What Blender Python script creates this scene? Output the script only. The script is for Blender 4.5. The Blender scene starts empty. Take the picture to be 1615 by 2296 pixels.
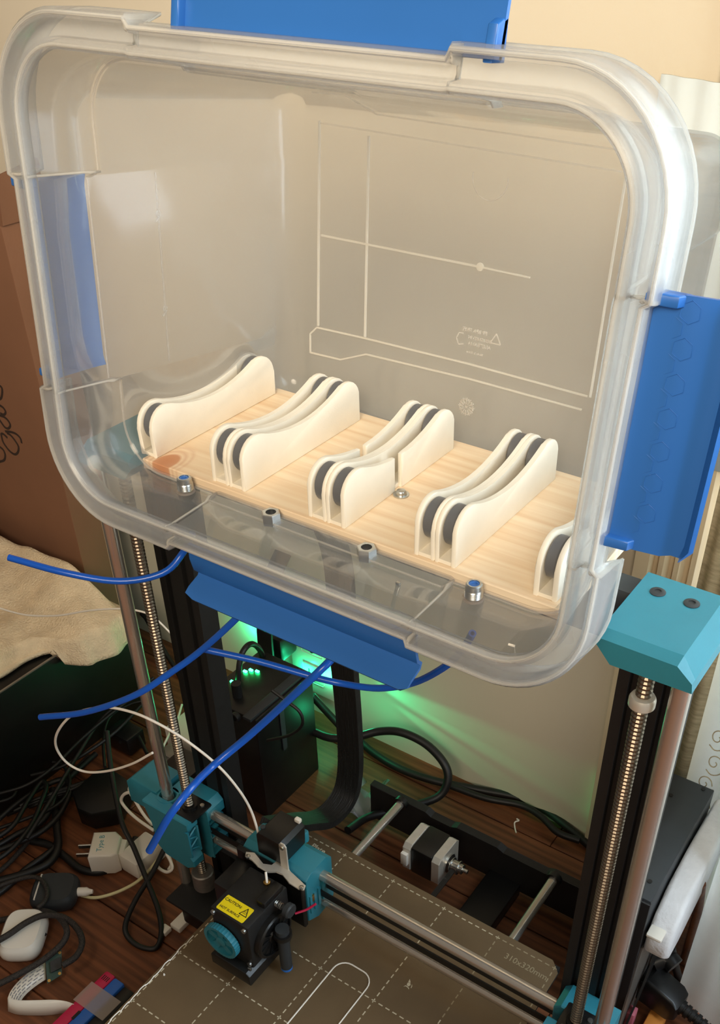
import bpy, bmesh, math, random
from mathutils import Vector, Matrix
from math import sin, cos, pi, radians

C = bpy.context.scene.collection
sc = bpy.context.scene
random.seed(7)

# ------------------------------------------------------------------ camera, world, lights, exposure
cam_d = bpy.data.cameras.new('camera'); cam = bpy.data.objects.new('camera', cam_d); C.objects.link(cam)
right = Vector((0.8318542, 0.5549942, 0.0)); down = Vector((0.3492694, -0.5235032, -0.7771456)); fwd = Vector((-0.4313113, 0.6464718, -0.6293209))
m = Matrix((right, -down, -fwd)).transposed().to_4x4(); m.translation = (0.47648, -0.52253, 0.79206)
cam.matrix_world = m
cam_d.sensor_fit = 'VERTICAL'; cam_d.sensor_height = 36.0; cam_d.lens = 2190.77/2296*36.0
cam_d.shift_x = (807.5-896.66)/2296; cam_d.shift_y = (1479.77-1148)/2296
cam_d.clip_start = 0.01
sc.camera = cam

w = bpy.data.worlds.new('world'); sc.world = w; w.use_nodes = True
w.node_tree.nodes['Background'].inputs[0].default_value = (1.0, 0.86, 0.70, 1)
w.node_tree.nodes['Background'].inputs[1].default_value = 0.17

def area_light(name, loc, aim, size, power, col, size_y=None):
    d = bpy.data.lights.new(name, 'AREA'); d.size = size; d.energy = power; d.color = col
    if size_y: d.shape = 'RECTANGLE'; d.size_y = size_y
    o = bpy.data.objects.new(name, d); C.objects.link(o); o.location = loc
    o.rotation_euler = (Vector(aim)-Vector(loc)).to_track_quat('-Z', 'Y').to_euler()
    return o
ld = bpy.data.lights.new('room_lamp', 'SPOT'); ld.energy = 128; ld.color = (1.0, 0.85, 0.64); ld.shadow_soft_size = 0.42; ld.spot_size = radians(62); ld.spot_blend = 1.0
lo = bpy.data.objects.new('room_lamp', ld); C.objects.link(lo); lo.location = (0.62, -1.15, 1.40)
lo.rotation_euler = (Vector((0.06, 0.10, 0.92))-Vector(lo.location)).to_track_quat('-Z', 'Y').to_euler()
dl = bpy.data.lights.new('added_floor_spot', 'SPOT'); dl.energy = 190; dl.color = (1.0, 0.86, 0.66); dl.shadow_soft_size = 0.15; dl.spot_size = radians(64); dl.spot_blend = 0.9  # added spot, brightens the floor in front so the steel rods mirror it
do = bpy.data.objects.new('added_floor_spot', dl); C.objects.link(do); do.location = (0.15, -1.25, 2.2); do.rotation_euler = (radians(-4), 0, 0)
area_light('window_daylight', (1.02, 0.08, 0.82), (0.33, 0.0, 0.45), 0.6, 17, (0.72, 0.87, 1.0), 1.0)
area_light('window_daylight', (0.95, 0.55, 0.70), (0.45, 0.05, 0.10), 0.8, 44, (0.80, 0.91, 1.0), 1.2)

vs = sc.view_settings
sc.display_settings.display_device = 'sRGB'
vs.view_transform = 'Standard'; vs.look = 'None'; vs.gamma = 1.0; vs.exposure = 0.28; vs.use_curve_mapping = False

# ------------------------------------------------------------------ materials
def lin(h):
    h = h.lstrip('#'); o = []
    for i in (0, 2, 4):
        c = int(h[i:i+2], 16)/255
        o.append(c/12.92 if c <= 0.04045 else ((c+0.055)/1.055)**2.4)
    return (*o, 1.0)
MATS = {}
def mat(name, col, rough=0.5, metal=0.0, var=0.06, vscale=30.0, bump=0.0, bscale=200.0, emit=None, estr=0.0, spec=0.5, trans=0.0, stretch=None):
    if name in MATS: return MATS[name]
    M = bpy.data.materials.new(name); M.use_nodes = True; nt = M.node_tree; N = nt.nodes; L = nt.links
    b = N['Principled BSDF']; c = lin(col) if isinstance(col, str) else (*col, 1)
    tc = N.new('ShaderNodeTexCoord'); src = tc.outputs['Object']
    if stretch:
        mp = N.new('ShaderNodeMapping'); mp.inputs['Scale'].default_value = stretch; L.new(src, mp.inputs['Vector']); src = mp.outputs['Vector']
    n = N.new('ShaderNodeTexNoise'); n.inputs['Scale'].default_value = vscale; n.inputs['Detail'].default_value = 4; L.new(src, n.inputs['Vector'])
    r = N.new('ShaderNodeValToRGB')
    r.color_ramp.elements[0].position = 0.3; r.color_ramp.elements[1].position = 0.7
    r.color_ramp.elements[0].color = (*[max(0, v*(1-var)) for v in c[:3]], 1); r.color_ramp.elements[1].color = (*[min(1, v*(1+var)) for v in c[:3]], 1)
    L.new(n.outputs['Fac'], r.inputs['Fac']); L.new(r.outputs['Color'], b.inputs['Base Color'])
    b.inputs['Roughness'].default_value = rough; b.inputs['Metallic'].default_value = metal
    b.inputs['Specular IOR Level'].default_value = spec
    if trans: b.inputs['Transmission Weight'].default_value = trans
    if bump:
        n2 = N.new('ShaderNodeTexNoise'); n2.inputs['Scale'].default_value = bscale; L.new(src, n2.inputs['Vector'])
        bp = N.new('ShaderNodeBump'); bp.inputs['Strength'].default_value = bump; bp.inputs['Distance'].default_value = 0.002
        L.new(n2.outputs['Fac'], bp.inputs['Height']); L.new(bp.outputs['Normal'], b.inputs['Normal'])
    if emit:
        b.inputs['Emission Color'].default_value = lin(emit); b.inputs['Emission Strength'].default_value = estr
    MATS[name] = M; return M

def plastic_clear(name, haze, col, gloss=1.0, rough=0.12):
    # clear polypropylene: light passes straight through, a share is scattered, a share is mirrored at the skin
    M = bpy.data.materials.new(name); M.use_nodes = True; nt = M.node_tree; N = nt.nodes; L = nt.links
    N.remove(N['Principled BSDF']); out = N['Material Output']
    tr = N.new('ShaderNodeBsdfTransparent'); tr.inputs[0].default_value = (0.985, 0.985, 0.985, 1)
    df = N.new('ShaderNodeBsdfDiffuse'); df.inputs[0].default_value = lin(col)
    tl = N.new('ShaderNodeBsdfTranslucent'); tl.inputs[0].default_value = lin(col)
    ms = N.new('ShaderNodeMixShader'); ms.inputs[0].default_value = 0.5; L.new(df.outputs[0], ms.inputs[1]); L.new(tl.outputs[0], ms.inputs[2])
    tc = N.new('ShaderNodeTexCoord'); n = N.new('ShaderNodeTexNoise'); n.inputs['Scale'].default_value = 18; L.new(tc.outputs['Object'], n.inputs['Vector'])
    mr = N.new('ShaderNodeMapRange'); mr.inputs['To Min'].default_value = haze*0.85; mr.inputs['To Max'].default_value = haze*1.15; L.new(n.outputs['Fac'], mr.inputs['Value'])
    m1 = N.new('ShaderNodeMixShader'); L.new(mr.outputs[0], m1.inputs[0]); L.new(tr.outputs[0], m1.inputs[1]); L.new(ms.outputs[0], m1.inputs[2])
    gl = N.new('ShaderNodeBsdfGlossy'); gl.inputs['Roughness'].default_value = rough
    fr = N.new('ShaderNodeFresnel'); fr.inputs[0].default_value = 1.45
    mu = N.new('ShaderNodeMath'); mu.operation = 'MULTIPLY'; mu.inputs[1].default_value = gloss; L.new(fr.outputs[0], mu.inputs[0])
    m2 = N.new('ShaderNodeMixShader'); L.new(mu.outputs[0], m2.inputs[0]); L.new(m1.outputs[0], m2.inputs[1]); L.new(gl.outputs[0], m2.inputs[2])
    L.new(m2.outputs[0], out.inputs[0]); return M

def wood_mat(name, light, dark, scale, stretch, rough=0.5, knot=None, ring=0.5):
    M = bpy.data.materials.new(name); M.use_nodes = True; nt = M.node_tree; N = nt.nodes; L = nt.links; b = N['Principled BSDF']
    tc = N.new('ShaderNodeTexCoord'); mp = N.new('ShaderNodeMapping'); mp.inputs['Scale'].default_value = stretch; L.new(tc.outputs['Object'], mp.inputs['Vector'])
    n = N.new('ShaderNodeTexNoise'); n.inputs['Scale'].default_value = scale; n.inputs['Detail'].default_value = 6; n.inputs['Distortion'].default_value = 0.6; L.new(mp.outputs['Vector'], n.inputs['Vector'])
    wv = N.new('ShaderNodeTexWave'); wv.bands_direction = 'Y'; wv.inputs['Scale'].default_value = scale*ring; wv.inputs['Distortion'].default_value = 5; wv.inputs['Detail'].default_value = 3; L.new(mp.outputs['Vector'], wv.inputs['Vector'])
    ad = N.new('ShaderNodeMath'); ad.operation = 'MULTIPLY_ADD'; ad.inputs[1].default_value = 0.12; L.new(wv.outputs['Fac'], ad.inputs[0]); L.new(n.outputs['Fac'], ad.inputs[2])
    r = N.new('ShaderNodeValToRGB'); r.color_ramp.elements[0].position = 0.40; r.color_ramp.elements[1].position = 0.78
    r.color_ramp.elements[0].color = lin(light); r.color_ramp.elements[1].color = lin(dark); L.new(ad.outputs[0], r.inputs['Fac'])
    colout = r.outputs['Color']
    if knot:
        vm = N.new('ShaderNodeVectorMath'); vm.operation = 'DISTANCE'; vm.inputs[1].default_value = knot[0]
        mp2 = N.new('ShaderNodeMapping'); mp2.inputs['Scale'].default_value = knot[1]; L.new(tc.outputs['Object'], mp2.inputs['Vector']); L.new(mp2.outputs['Vector'], vm.inputs[0])
        kr = N.new('ShaderNodeValToRGB'); e = kr.color_ramp.elements
        e[0].position = 0.0; e[0].color = (1, 1, 1, 1); e[1].position = 0.75; e[1].color = (0, 0, 0, 1)
        for p, v in ((0.30, 0.85), (0.36, 0.1), (0.43, 0.4), (0.5, 0.05), (0.57, 0.3), (0.64, 0.05)):
            q = kr.color_ramp.elements.new(p); q.color = (v, v, v, 1)
        sc_ = N.new('ShaderNodeMath'); sc_.operation = 'MULTIPLY'; sc_.inputs[1].default_value = knot[2]; L.new(vm.outputs['Value'], sc_.inputs[0]); L.new(sc_.outputs[0], kr.inputs['Fac'])
        mx = N.new('ShaderNodeMix'); mx.data_type = 'RGBA'; L.new(kr.outputs['Color'], mx.inputs['Factor']); L.new(colout, mx.inputs['A']); mx.inputs['B'].default_value = lin('c08058'); colout = mx.outputs['Result']
    L.new(colout, b.inputs['Base Color']); b.inputs['Roughness'].default_value = rough; b.inputs['Specular IOR Level'].default_value = 0.35
    bp = N.new('ShaderNodeBump'); bp.inputs['Strength'].default_value = 0.08; bp.inputs['Distance'].default_value = 0.001; L.new(n.outputs['Fac'], bp.inputs['Height']); L.new(bp.outputs['Normal'], b.inputs['Normal'])
    MATS[name] = M; return M

M_wall = mat('cream_wall_paint', 'd9ceba', 0.85, var=0.025, vscale=4, bump=0.05, bscale=400, spec=0.2)
M_trim = mat('cream_trim_paint', 'd9c8a8', 0.6, var=0.02, vscale=8)
M_floor = wood_mat('brown_floor_wood', '7c4a2d', '4a2a19', 9, (0.7, 14, 4), 0.45, ring=0.25)
M_pine = wood_mat('pine_board_wood', 'f1dec2', 'e4c7a4', 7, (0.8, 22, 10), 0.5, ring=0.22, knot=((-0.141*1.6, -0.0665, 0.0), (1.6, 1.0, 0.6), 24.0))
M_tub = plastic_clear('clear_tub_plastic', 0.155, 'dfe1e2', 0.45, 0.10)
M_rim = plastic_clear('clear_rim_plastic', 0.28, 'e8ebee', 0.45, 0.2)
M_rib = plastic_clear('raised_rib_plastic', 0.5, 'fffaf0', 0.3, 0.3)
M_mark = plastic_clear('moulded_mark_plastic', 0.28, 'fff8ee', 0.2, 0.3)
M_blue = mat('blue_clip_plastic', '2a66b2', 0.35, var=0.03, vscale=12)
M_tube = mat('blue_tube_plastic', '0d52b6', 0.25, var=0.03, vscale=40)
M_white = mat('ivory_printed_plastic', 'f4ecdc', 0.55, var=0.025, vscale=60, bump=0.04, bscale=900)
M_grey = mat('grey_roller_rubber', '66676a', 0.30, var=0.05, vscale=40)
M_steel = mat('zinc_steel', 'c3c4c2', 0.28, 1.0, var=0.08, vscale=120)
M_rod = mat('ground_steel_rod', 'd0c8be', 0.20, 0.82, var=0.03, vscale=20)
M_silver = mat('bright_stamped_metal', 'd2cbbf', 0.35, 0.5, var=0.05, vscale=120)
M_alu = mat('cast_aluminium', 'aaa49c', 0.42, 0.85, var=0.08, vscale=150, bump=0.05)
M_black = mat('black_powder_coat', '141414', 0.55, var=0.15, vscale=60, bump=0.04, bscale=700)
M_black2 = mat('black_moulded_plastic', '101010', 0.38, var=0.15, vscale=50)
M_dark = mat('dark_grey_metal', '2d3134', 0.5, var=0.1, vscale=50)
M_cable = mat('black_cable_rubber', '121110', 0.5, var=0.2, vscale=80)
M_braid = mat('braided_cable_jacket', '2c2622', 0.7, var=0.7, vscale=700, bump=0.5, bscale=700)
M_teal = mat('teal_printed_plastic', '2b7e90', 0.42, var=0.04, vscale=40, bump=0.03, bscale=900)
M_brass = mat('brass', 'b08a4a', 0.35, 1.0)
M_yellow = mat('yellow_sticker', 'f0d60c', 0.5, var=0.02)
M_ink = mat('black_ink', '15120c', 0.6)
M_pei = mat('bronze_print_plate', '6e5a40', 0.55, 0.25, var=0.06, vscale=25, bump=0.10, bscale=1500)
M_gridink = mat('cream_grid_ink', 'c9bda2', 0.7)
M_faintink = mat('faded_grid_ink', '9c8d70', 0.7)
M_fil = mat('white_filament', 'f4ece0', 0.45, var=0.02)
M_wplas = mat('white_glossy_plastic', 'e9e2d6', 0.3, var=0.02)
M_foam = mat('white_packing_foam', 'e4e4e6', 0.8, var=0.05, vscale=90, bump=0.3, bscale=300)
M_card = mat('brown_cardboard', '80583f', 0.85, var=0.07, vscale=9, bump=0.05, bscale=300)
M_cardink = mat('cardboard_print_ink', '34231a', 0.8)
M_fleece = mat('cream_fleece', 'ead3b0', 0.95, var=0.10, vscale=60, bump=0.9, bscale=420, spec=0.1)
M_lace = mat('white_curtain_cloth', 'e6e8e4', 0.9, var=0.03, vscale=80, bump=0.2, bscale=900, spec=0.1)
nt = M_lace.node_tree; tl_ = nt.nodes.new('ShaderNodeBsdfTranslucent'); tl_.inputs[0].default_value = lin('e6e8e4'); mx_ = nt.nodes.new('ShaderNodeMixShader'); mx_.inputs[0].default_value = 0.5
nt.links.new(nt.nodes['Principled BSDF'].outputs[0], mx_.inputs[1]); nt.links.new(tl_.outputs[0], mx_.inputs[2]); nt.links.new(mx_.outputs[0], nt.nodes['Material Output'].inputs[0])
M_shade = mat('beige_woven_cloth', 'b3a588', 0.9, var=0.2, vscale=60, bump=0.3, bscale=300, stretch=(1, 1, 6), spec=0.1)
M_pcb = mat('green_circuit_board', '1c3b2a', 0.5, var=0.2, vscale=300)
M_red = mat('red_plastic_strip', 'c01f4a', 0.4); M_bluestrip = mat('blue_plastic_strip', '2a62b4', 0.4)
M_tape = plastic_clear('clear_tape', 0.35, 'e8d8cc', 0.5, 0.3)
M_orange = mat('orange_plastic', 'd98a3c', 0.5); M_pink = mat('pink_plastic', 'c46a78', 0.5)
M_led = mat('green_led', '30ff90', 0.4, emit='20ff80', estr=30)
M_bag = plastic_clear('clear_bag_film', 0.4, 'e0e0e0', 1.0, 0.25)
M_tealink = mat('teal_ink', '2f8f9e', 0.6)

# ------------------------------------------------------------------ mesh helpers
def new(): return bmesh.new()
def box(bm, a, b, bev=0.0, seg=2, rot=None):
    x0, y0, z0 = [min(p, q) for p, q in zip(a, b)]; x1, y1, z1 = [max(p, q) for p, q in zip(a, b)]
    v = [bm.verts.new(p) for p in ((x0,y0,z0),(x1,y0,z0),(x1,y1,z0),(x0,y1,z0),(x0,y0,z1),(x1,y0,z1),(x1,y1,z1),(x0,y1,z1))]
    f = [bm.faces.new([v[i] for i in q]) for q in ((3,2,1,0),(4,5,6,7),(0,1,5,4),(1,2,6,5),(2,3,7,6),(3,0,4,7))]
    if bev:
        es = list({e for q in f for e in q.edges})
        bmesh.ops.bevel(bm, geom=es, offset=bev, segments=seg, affect='EDGES', profile=0.5)
    return v
def prism(bm, pts, vec, bev=0.0, seg=2):
    vec = Vector(vec); n = len(pts)
    a = [bm.verts.new(p) for p in pts]; b = [bm.verts.new(Vector(p)+vec) for p in pts]
    fs = [bm.faces.new(a), bm.faces.new(list(reversed(b)))]
    for i in range(n): fs.append(bm.faces.new((a[i], b[i], b[(i+1) % n], a[(i+1) % n])))
    if bev:
        es = list({e for f in fs[:2] for e in f.edges})
        bmesh.ops.bevel(bm, geom=es, offset=bev, segments=seg, affect='EDGES', profile=0.5)
    bmesh.ops.recalc_face_normals(bm, faces=bm.faces)
def basis(d):
    d = Vector(d).normalized(); h = Vector((0, 0, 1)) if abs(d.z) < 0.9 else Vector((1, 0, 0))
    x = d.cross(h).normalized(); return x, d.cross(x).normalized(), d
def lathe(bm, prof, org, axis, seg=20, cap=True):
    x, y, d = basis(axis); org = Vector(org); rings = []
    for r, h in prof:
        rings.append([bm.verts.new(org+d*h+(x*cos(2*pi*i/seg)+y*sin(2*pi*i/seg))*r) for i in range(seg)])
    for a, b in zip(rings, rings[1:]):
        for i in range(seg): bm.faces.new((a[i], a[(i+1) % seg], b[(i+1) % seg], b[i]))
    if cap: bm.faces.new(list(reversed(rings[0]))); bm.faces.new(rings[-1])
    bmesh.ops.recalc_face_normals(bm, faces=bm.faces)
def cyl(bm, p0, p1, r, seg=20, r1=None):
    p0, p1 = Vector(p0), Vector(p1); L = (p1-p0).length
    lathe(bm, [(r, 0), (r if r1 is None else r1, L)], p0, p1-p0, seg)
def spline(pts, n=6):
    P = [Vector(p) for p in pts]; P = [2*P[0]-P[1]]+P+[2*P[-1]-P[-2]]; out = []
    for i in range(1, len(P)-2):
        for k in range(n):
            t = k/n; a, b, c, d = P[i-1], P[i], P[i+1], P[i+2]
            out.append(0.5*((2*b)+(c-a)*t+(2*a-5*b+4*c-d)*t*t+(3*b-a-3*c+d)*t**3))
    out.append(P[-2]); return out
def tube(bm, pts, r, seg=8, n=6, smooth=True, hollow=0.0):
    P = spline(pts, n) if smooth and len(pts) > 2 else [Vector(p) for p in pts]
    t0 = (P[1]-P[0]).normalized(); nx = basis(t0)[0]; rings = []; 
    for i, p in enumerate(P):
        t = (P[min(i+1, len(P)-1)]-P[max(i-1, 0)]).normalized()
        nx = (nx-t*nx.dot(t)).normalized(); ny = t.cross(nx)
        rings.append([bm.verts.new(p+(nx*cos(2*pi*k/seg)+ny*sin(2*pi*k/seg))*r) for k in range(seg)])
    for a, b in zip(rings, rings[1:]):
        for k in range(seg): bm.faces.new((a[k], a[(k+1) % seg], b[(k+1) % seg], b[k]))
    for ring, p in ((rings[0], P[0]), (rings[-1], P[-1])):
        if hollow:
            t = (P[1]-P[0]).normalized() if ring is rings[0] else (P[-2]-P[-1]).normalized()
            i1 = [bm.verts.new(p+(v.co-p)*hollow) for v in ring]; i2 = [bm.verts.new(p+(v.co-p)*hollow+t*r*3) for v in ring]
            for k in range(seg):
                bm.faces.new((ring[k], ring[(k+1) % seg], i1[(k+1) % seg], i1[k])); bm.faces.new((i1[k], i1[(k+1) % seg], i2[(k+1) % seg], i2[k]))
            bm.faces.new(i2)
        else: bm.faces.new(ring)
    bmesh.ops.recalc_face_normals(bm, faces=bm.faces)
def ribbon(bm, pts, wid, thick, wdir=None, n=6):
    P = spline(pts, n) if len(pts) > 2 else [Vector(p) for p in pts]; rings = []
    for i, p in enumerate(P):
        t = (P[min(i+1, len(P)-1)]-P[max(i-1, 0)]).normalized(); wd = Vector(wdir[min(int(i/n), len(wdir)-1)]) if isinstance(wdir, list) else Vector(wdir)
        wd = (wd-t*wd.dot(t)).normalized(); nn = t.cross(wd)
        rings.append([bm.verts.new(p+wd*wid/2*a+nn*thick/2*b) for a, b in ((-1,-1),(1,-1),(1,1),(-1,1))])
    for a, b in zip(rings, rings[1:]):
        for k in range(4): bm.faces.new((a[k], a[(k+1) % 4], b[(k+1) % 4], b[k]))
    bm.faces.new(rings[0]); bm.faces.new(rings[-1]); bmesh.ops.recalc_face_normals(bm, faces=bm.faces)
def text_bm(bm, s, M4, size, depth=0.00015, bold=False, mirror=False):
    cu = bpy.data.curves.new('lettering', 'FONT'); cu.body = s; cu.size = size; cu.extrude = depth; cu.align_x = 'CENTER'; cu.align_y = 'CENTER'; cu.resolution_u = 3
    if bold: cu.offset = size*0.02
    o = bpy.data.objects.new('lettering', cu); C.objects.link(o)
    dg = bpy.context.evaluated_depsgraph_get(); me = bpy.data.meshes.new_from_object(o.evaluated_get(dg))
    bpy.data.objects.remove(o); bpy.data.curves.remove(cu)
    if mirror: me.transform(Matrix.Diagonal((-1, 1, 1, 1)))
    me.transform(M4); bm.from_mesh(me); bpy.data.meshes.remove(me)
def frame(o, x, y):
    x = Vector(x).normalized(); y = Vector(y).normalized(); z = x.cross(y)
    M = Matrix((x, y, z)).transposed().to_4x4(); M.translation = o; return M

def obj(name, bm, material, parent=None, smooth=35, stuff=False, label=None):
    me = bpy.data.meshes.new(name)
    if parent is not None:
        r = parent; off = Vector(r.location)
        while r.parent is not None: r = r.parent; off += Vector(r.location)
        bmesh.ops.translate(bm, verts=bm.verts, vec=-off)
    bm.to_mesh(me); bm.free(); me.materials.append(material)
    for p in me.polygons: p.use_smooth = True
    if smooth < 180: me.set_sharp_from_angle(angle=radians(smooth))
    o = bpy.data.objects.new(name, me); C.objects.link(o)
    if parent is not None: o.parent = parent
    if stuff: o['kind'] = 'stuff'
    if label: o['label'] = label
    return o
def thing(name, label, cat, loc=(0, 0, 0), group=None):
    o = bpy.data.objects.new(name, None); C.objects.link(o); o.location = loc; o.empty_display_size = 0.02
    o['label'] = label; o['category'] = cat
    if group: o['group'] = group
    return o
def tag(o, label, cat, group=None):
    o['label'] = label; o['category'] = cat
    if group: o['group'] = group
    me = o.data; vs_ = [v.co for v in me.vertices]
    c = Vector(((min(v.x for v in vs_)+max(v.x for v in vs_))/2, (min(v.y for v in vs_)+max(v.y for v in vs_))/2, min(v.z for v in vs_)))
    me.transform(Matrix.Translation(-c)); o.location = c
    return o
def struct(name, bm, m_, smooth=35):
    o = obj(name, bm, m_, None, smooth); o['kind'] = 'structure'; return o
def cable(name, pts, r, m_, label, cat='cable', group=None, seg=8, n=6, hollow=0.0):
    bm = new(); tube(bm, pts, r, seg, n, hollow=hollow); return tag(obj(name, bm, m_, None, 60), label, cat, group)
def dup(root, loc, label=None):
    r = root.copy(); C.objects.link(r); r.location = loc
    if label: r['label'] = label
    for ch in list(root.children):
        c = ch.copy(); C.objects.link(c); c.parent = r
        for g in list(ch.children):
            d = g.copy(); C.objects.link(d); d.parent = c
    return r

# ------------------------------------------------------------------ setting
ZF = -0.115                     # floor level; the print plate is z = 0
YW = 0.252                      # back wall
bm = new(); box(bm, (-1.6, -2.4, ZF-0.05), (1.3, YW+0.1, ZF-0.004)); floor = struct('floor', bm, M_floor)
pl_i = 0
for j in range(23):
    y0 = -2.38+j*0.118; y1 = min(y0+0.1165, YW+0.09)
    if y0 > YW: break
    cuts = [-1.6, -1.0+(j % 3)*0.37, 0.1+(j % 2)*0.33+(j % 3)*0.1, 1.3]
    for a, b in zip(cuts, cuts[1:]):
        bm = new(); box(bm, (a+0.0005, y0, ZF-0.006), (b-0.0005, y1, ZF-0.0001*(j % 3)), 0.0008, 1); obj('plank', bm, M_floor, floor)
bm = new(); box(bm, (-1.6, YW, ZF-0.05), (0.232, YW+0.08, 1.5)); struct('wall_back', bm, M_wall)
# fluted window casing on the right end of the back wall
bm = new(); pts = [(0.232, YW+0.03), (0.232, YW-0.012), (0.246, YW-0.013)]
for k in range(3):
    x0 = 0.249+k*0.0145; pts += [(x0, YW-0.006), (x0+0.0035, YW-0.004), (x0+0.006, YW-0.012), (x0+0.011, YW-0.013)]
pts += [(0.297, YW-0.010), (0.297, YW+0.03)]
prism(bm, [(x, y, ZF) for x, y in pts], (0, 0, 1.6)); struct('trim_1', bm, M_trim, 30)

# ------------------------------------------------------------------ storage tub lying on its side, opening to the front
P0 = Vector((0.1535, -0.1687, 0.4602)); T6 = radians(6)
UPV = Vector((0, sin(T6), cos(T6))); BK = Vector((0, cos(T6), -sin(T6))); EX = Vector((1, 0, 0))
def tubp(x, v, wd): return Vector((x, P0.y, P0.z))+UPV*v+BK*wd
HW, V0, V1, RAD, SK = 0.193, -0.0035, 0.281, 0.054, 0.0165
XC, VC, HV = 0.1535, (V0+V1)/2, (V1-V0)/2
CX0, CX1, CV0, CV1 = 0.0645, 0.2434, 0.079, 0.199
DR = 0.105; WB = 0.2036
def perim(u, um):
    # points round the tub at offset u from the wall line (um inside the clip zones); list of (x, v, clip?)
    o = u-SK; om = um-SK; out = []
    def arc(cx, cv, a0):
        r = RAD+o
        for k in range(13):
            a = a0+k/12*pi/2; out.append((cx+r*cos(a), cv+r*sin(a), False))
    xr, xl, vb, vt = XC+HW, XC-HW, V0, V1; e = 0.0012
    cxr, cxl, cvb, cvt = xr-RAD, xl+RAD, vb+RAD, vt-RAD
    arc(cxl, cvb, pi)
    s = [(CX0-e, False), (CX0+e, True)]+[(CX0+(CX1-CX0)*k/6, True) for k in range(1, 6)]+[(CX1-e, True), (CX1+e, False)]
    for x, z in s: out.append((x, vb-(om if z else o), z))
    arc(cxr, cvb, 1.5*pi)
    s2 = [(CV0-e, False), (CV0+e, True)]+[(CV0+(CV1-CV0)*k/4, True) for k in range(1, 4)]+[(CV1-e, True), (CV1+e, False)]
    for v, z in s2: out.append((xr+(om if z else o), v, z))
    arc(cxr, cvt, 0)
    for x, z in reversed(s): out.append((x, vt+(om if z else o), z))
    arc(cxl, cvt, pi/2)
    for v, z in reversed(s2): out.append((xl-(om if z else o), v, z))
    return out
wl = lambda wd: -DR*wd
RINGS = [(wl(WB)-.016, WB), (wl(WB)-.007, WB-.002), (wl(WB)-.002, WB-.007), (wl(WB-.015), WB-.015), (wl(.048)-.0022, .048), (wl(.046), .046), (0, .007)]
MIDR = [(wl(WB)-.016, WB), (wl(WB)-.007, WB-.002), (wl(WB)-.0025, WB-.007), (wl(WB-.015)-.0012, WB-.015), (wl(.040)-.0034, .040), (wl(.037)-.001, .037), (-.0008, .007)]
LIP = [(0, .007), (-.0008, .0015), (.0006, 0), (.0032, .0008), (.0038, .009), (.0122, .010), (.0126, .0012), (.0143, 0), (.0160, .002), (.0165, .026)]
MLIP = [(-.0008, .007), (-.0012, .0015), (.0003, 0), (.0028, .0008), (.0034, .006), (.0085, .007), (.0090, .0022), (.0105, .001), (.0122, .003), (.0125, .013)]
def loft(bm, A, B, fill=False):
    rs = []
    for (u, wd), (um, wm) in zip(A, B):
        rs.append([bm.verts.new(tubp(x, v, wm if z else wd)) for x, v, z in perim(u, um)])
    n = len(rs[0])
    for a, b in zip(rs, rs[1:]):
        for i in range(n): bm.faces.new((a[i], a[(i+1) % n], b[(i+1) % n], b[i]))
    if fill: bm.faces.new(rs[0])
    bmesh.ops.recalc_face_normals(bm, faces=bm.faces)
tub = thing('storage_tub', 'large clear plastic storage tub on its side on top of the printer, blue clips open', 'storage tub', (XC, -0.1, 0.4602))
bm = new(); loft(bm, RINGS, MIDR, True); o = obj('tub_wall', bm, M_tub, tub, 40)
md = o.modifiers.new('thickness', 'SOLIDIFY'); md.thickness = 0.0014; md.offset = 0
bm = new(); loft(bm, LIP, MLIP); o = obj('rim', bm, M_rim, tub, 40, label='milky stepped rim of the clear tub')
md = o.modifiers.new('thickness', 'SOLIDIFY'); md.thickness = 0.0016; md.offset = 0
# end walls of the thicker corner sections and bright moulded edges of the rim
def steps():
    A = RINGS[4:]+LIP[1:]; B = MIDR[4:]+MLIP[1:]
    base = perim(0, 0); n = len(base)
    idx = [i for i in range(n) if base[i][2] != base[(i+1) % n][2]]
    for i in idx:
        j = (i+1) % n; a, b = (i, j) if not base[i][2] else (j, i)
        bm = new(); row = []
        for (u, wd), (um, wm) in zip(A, B):
            p = perim(u, um); q = tubp(p[a][0], p[a][1], wd); r = tubp(p[b][0], p[b][1], wm)
            # keep the end wall in one plane across the rim
            if abs(base[a][0]-base[b][0]) > abs(base[a][1]-base[b][1]): r.x = q.x
            else: r = tubp(p[b][0], p[a][1], wm)
            row.append((bm.verts.new(q), bm.verts.new(r)))
        for x, y in zip(row, row[1:]): bm.faces.new((x[0], y[0], y[1], x[1]))
        o = obj('rim_step', bm, M_rib, tub, 40); m_ = o.modifiers.new('thickness', 'SOLIDIFY'); m_.thickness = .0012; m_.offset = 0
steps()
def bead(u, um, wd, wm, r, name='rim_bead', mt=None):
    bm = new(); P = perim(u, um); n = len(P); rs = []
    for i, (x, v, z) in enumerate(P):
        x0, v0, _ = P[i-1]; x1, v1, _ = P[(i+1) % n]; d = Vector((x1-x0, v1-v0)); d = d.normalized() if d.length > 0 else Vector((1, 0)); nn = EX*d.y-UPV*d.x
        c = tubp(x, v, wm if z else wd); rs.append([bm.verts.new(c+nn*r*cos(k*pi/3)+BK*r*sin(k*pi/3)) for k in range(6)])
    for i in range(n):
        a, b = rs[i], rs[(i+1) % n]
        for k in range(6): bm.faces.new((a[k], a[(k+1) % 6], b[(k+1) % 6], b[k]))
    bmesh.ops.recalc_face_normals(bm, faces=bm.faces); obj(name, bm, mt or M_rib, tub, 60)
bead(.0006, .0002, .0004, .0004, .0011); bead(.0143, .0106, .0006, .0014, .0012); bead(.0165, .0125, .0255, .0125, .0008)
bead(wl(.046)-.001, wl(.037)-.002, .047, .038, .0007, 'wall_seam', M_mark)
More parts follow.
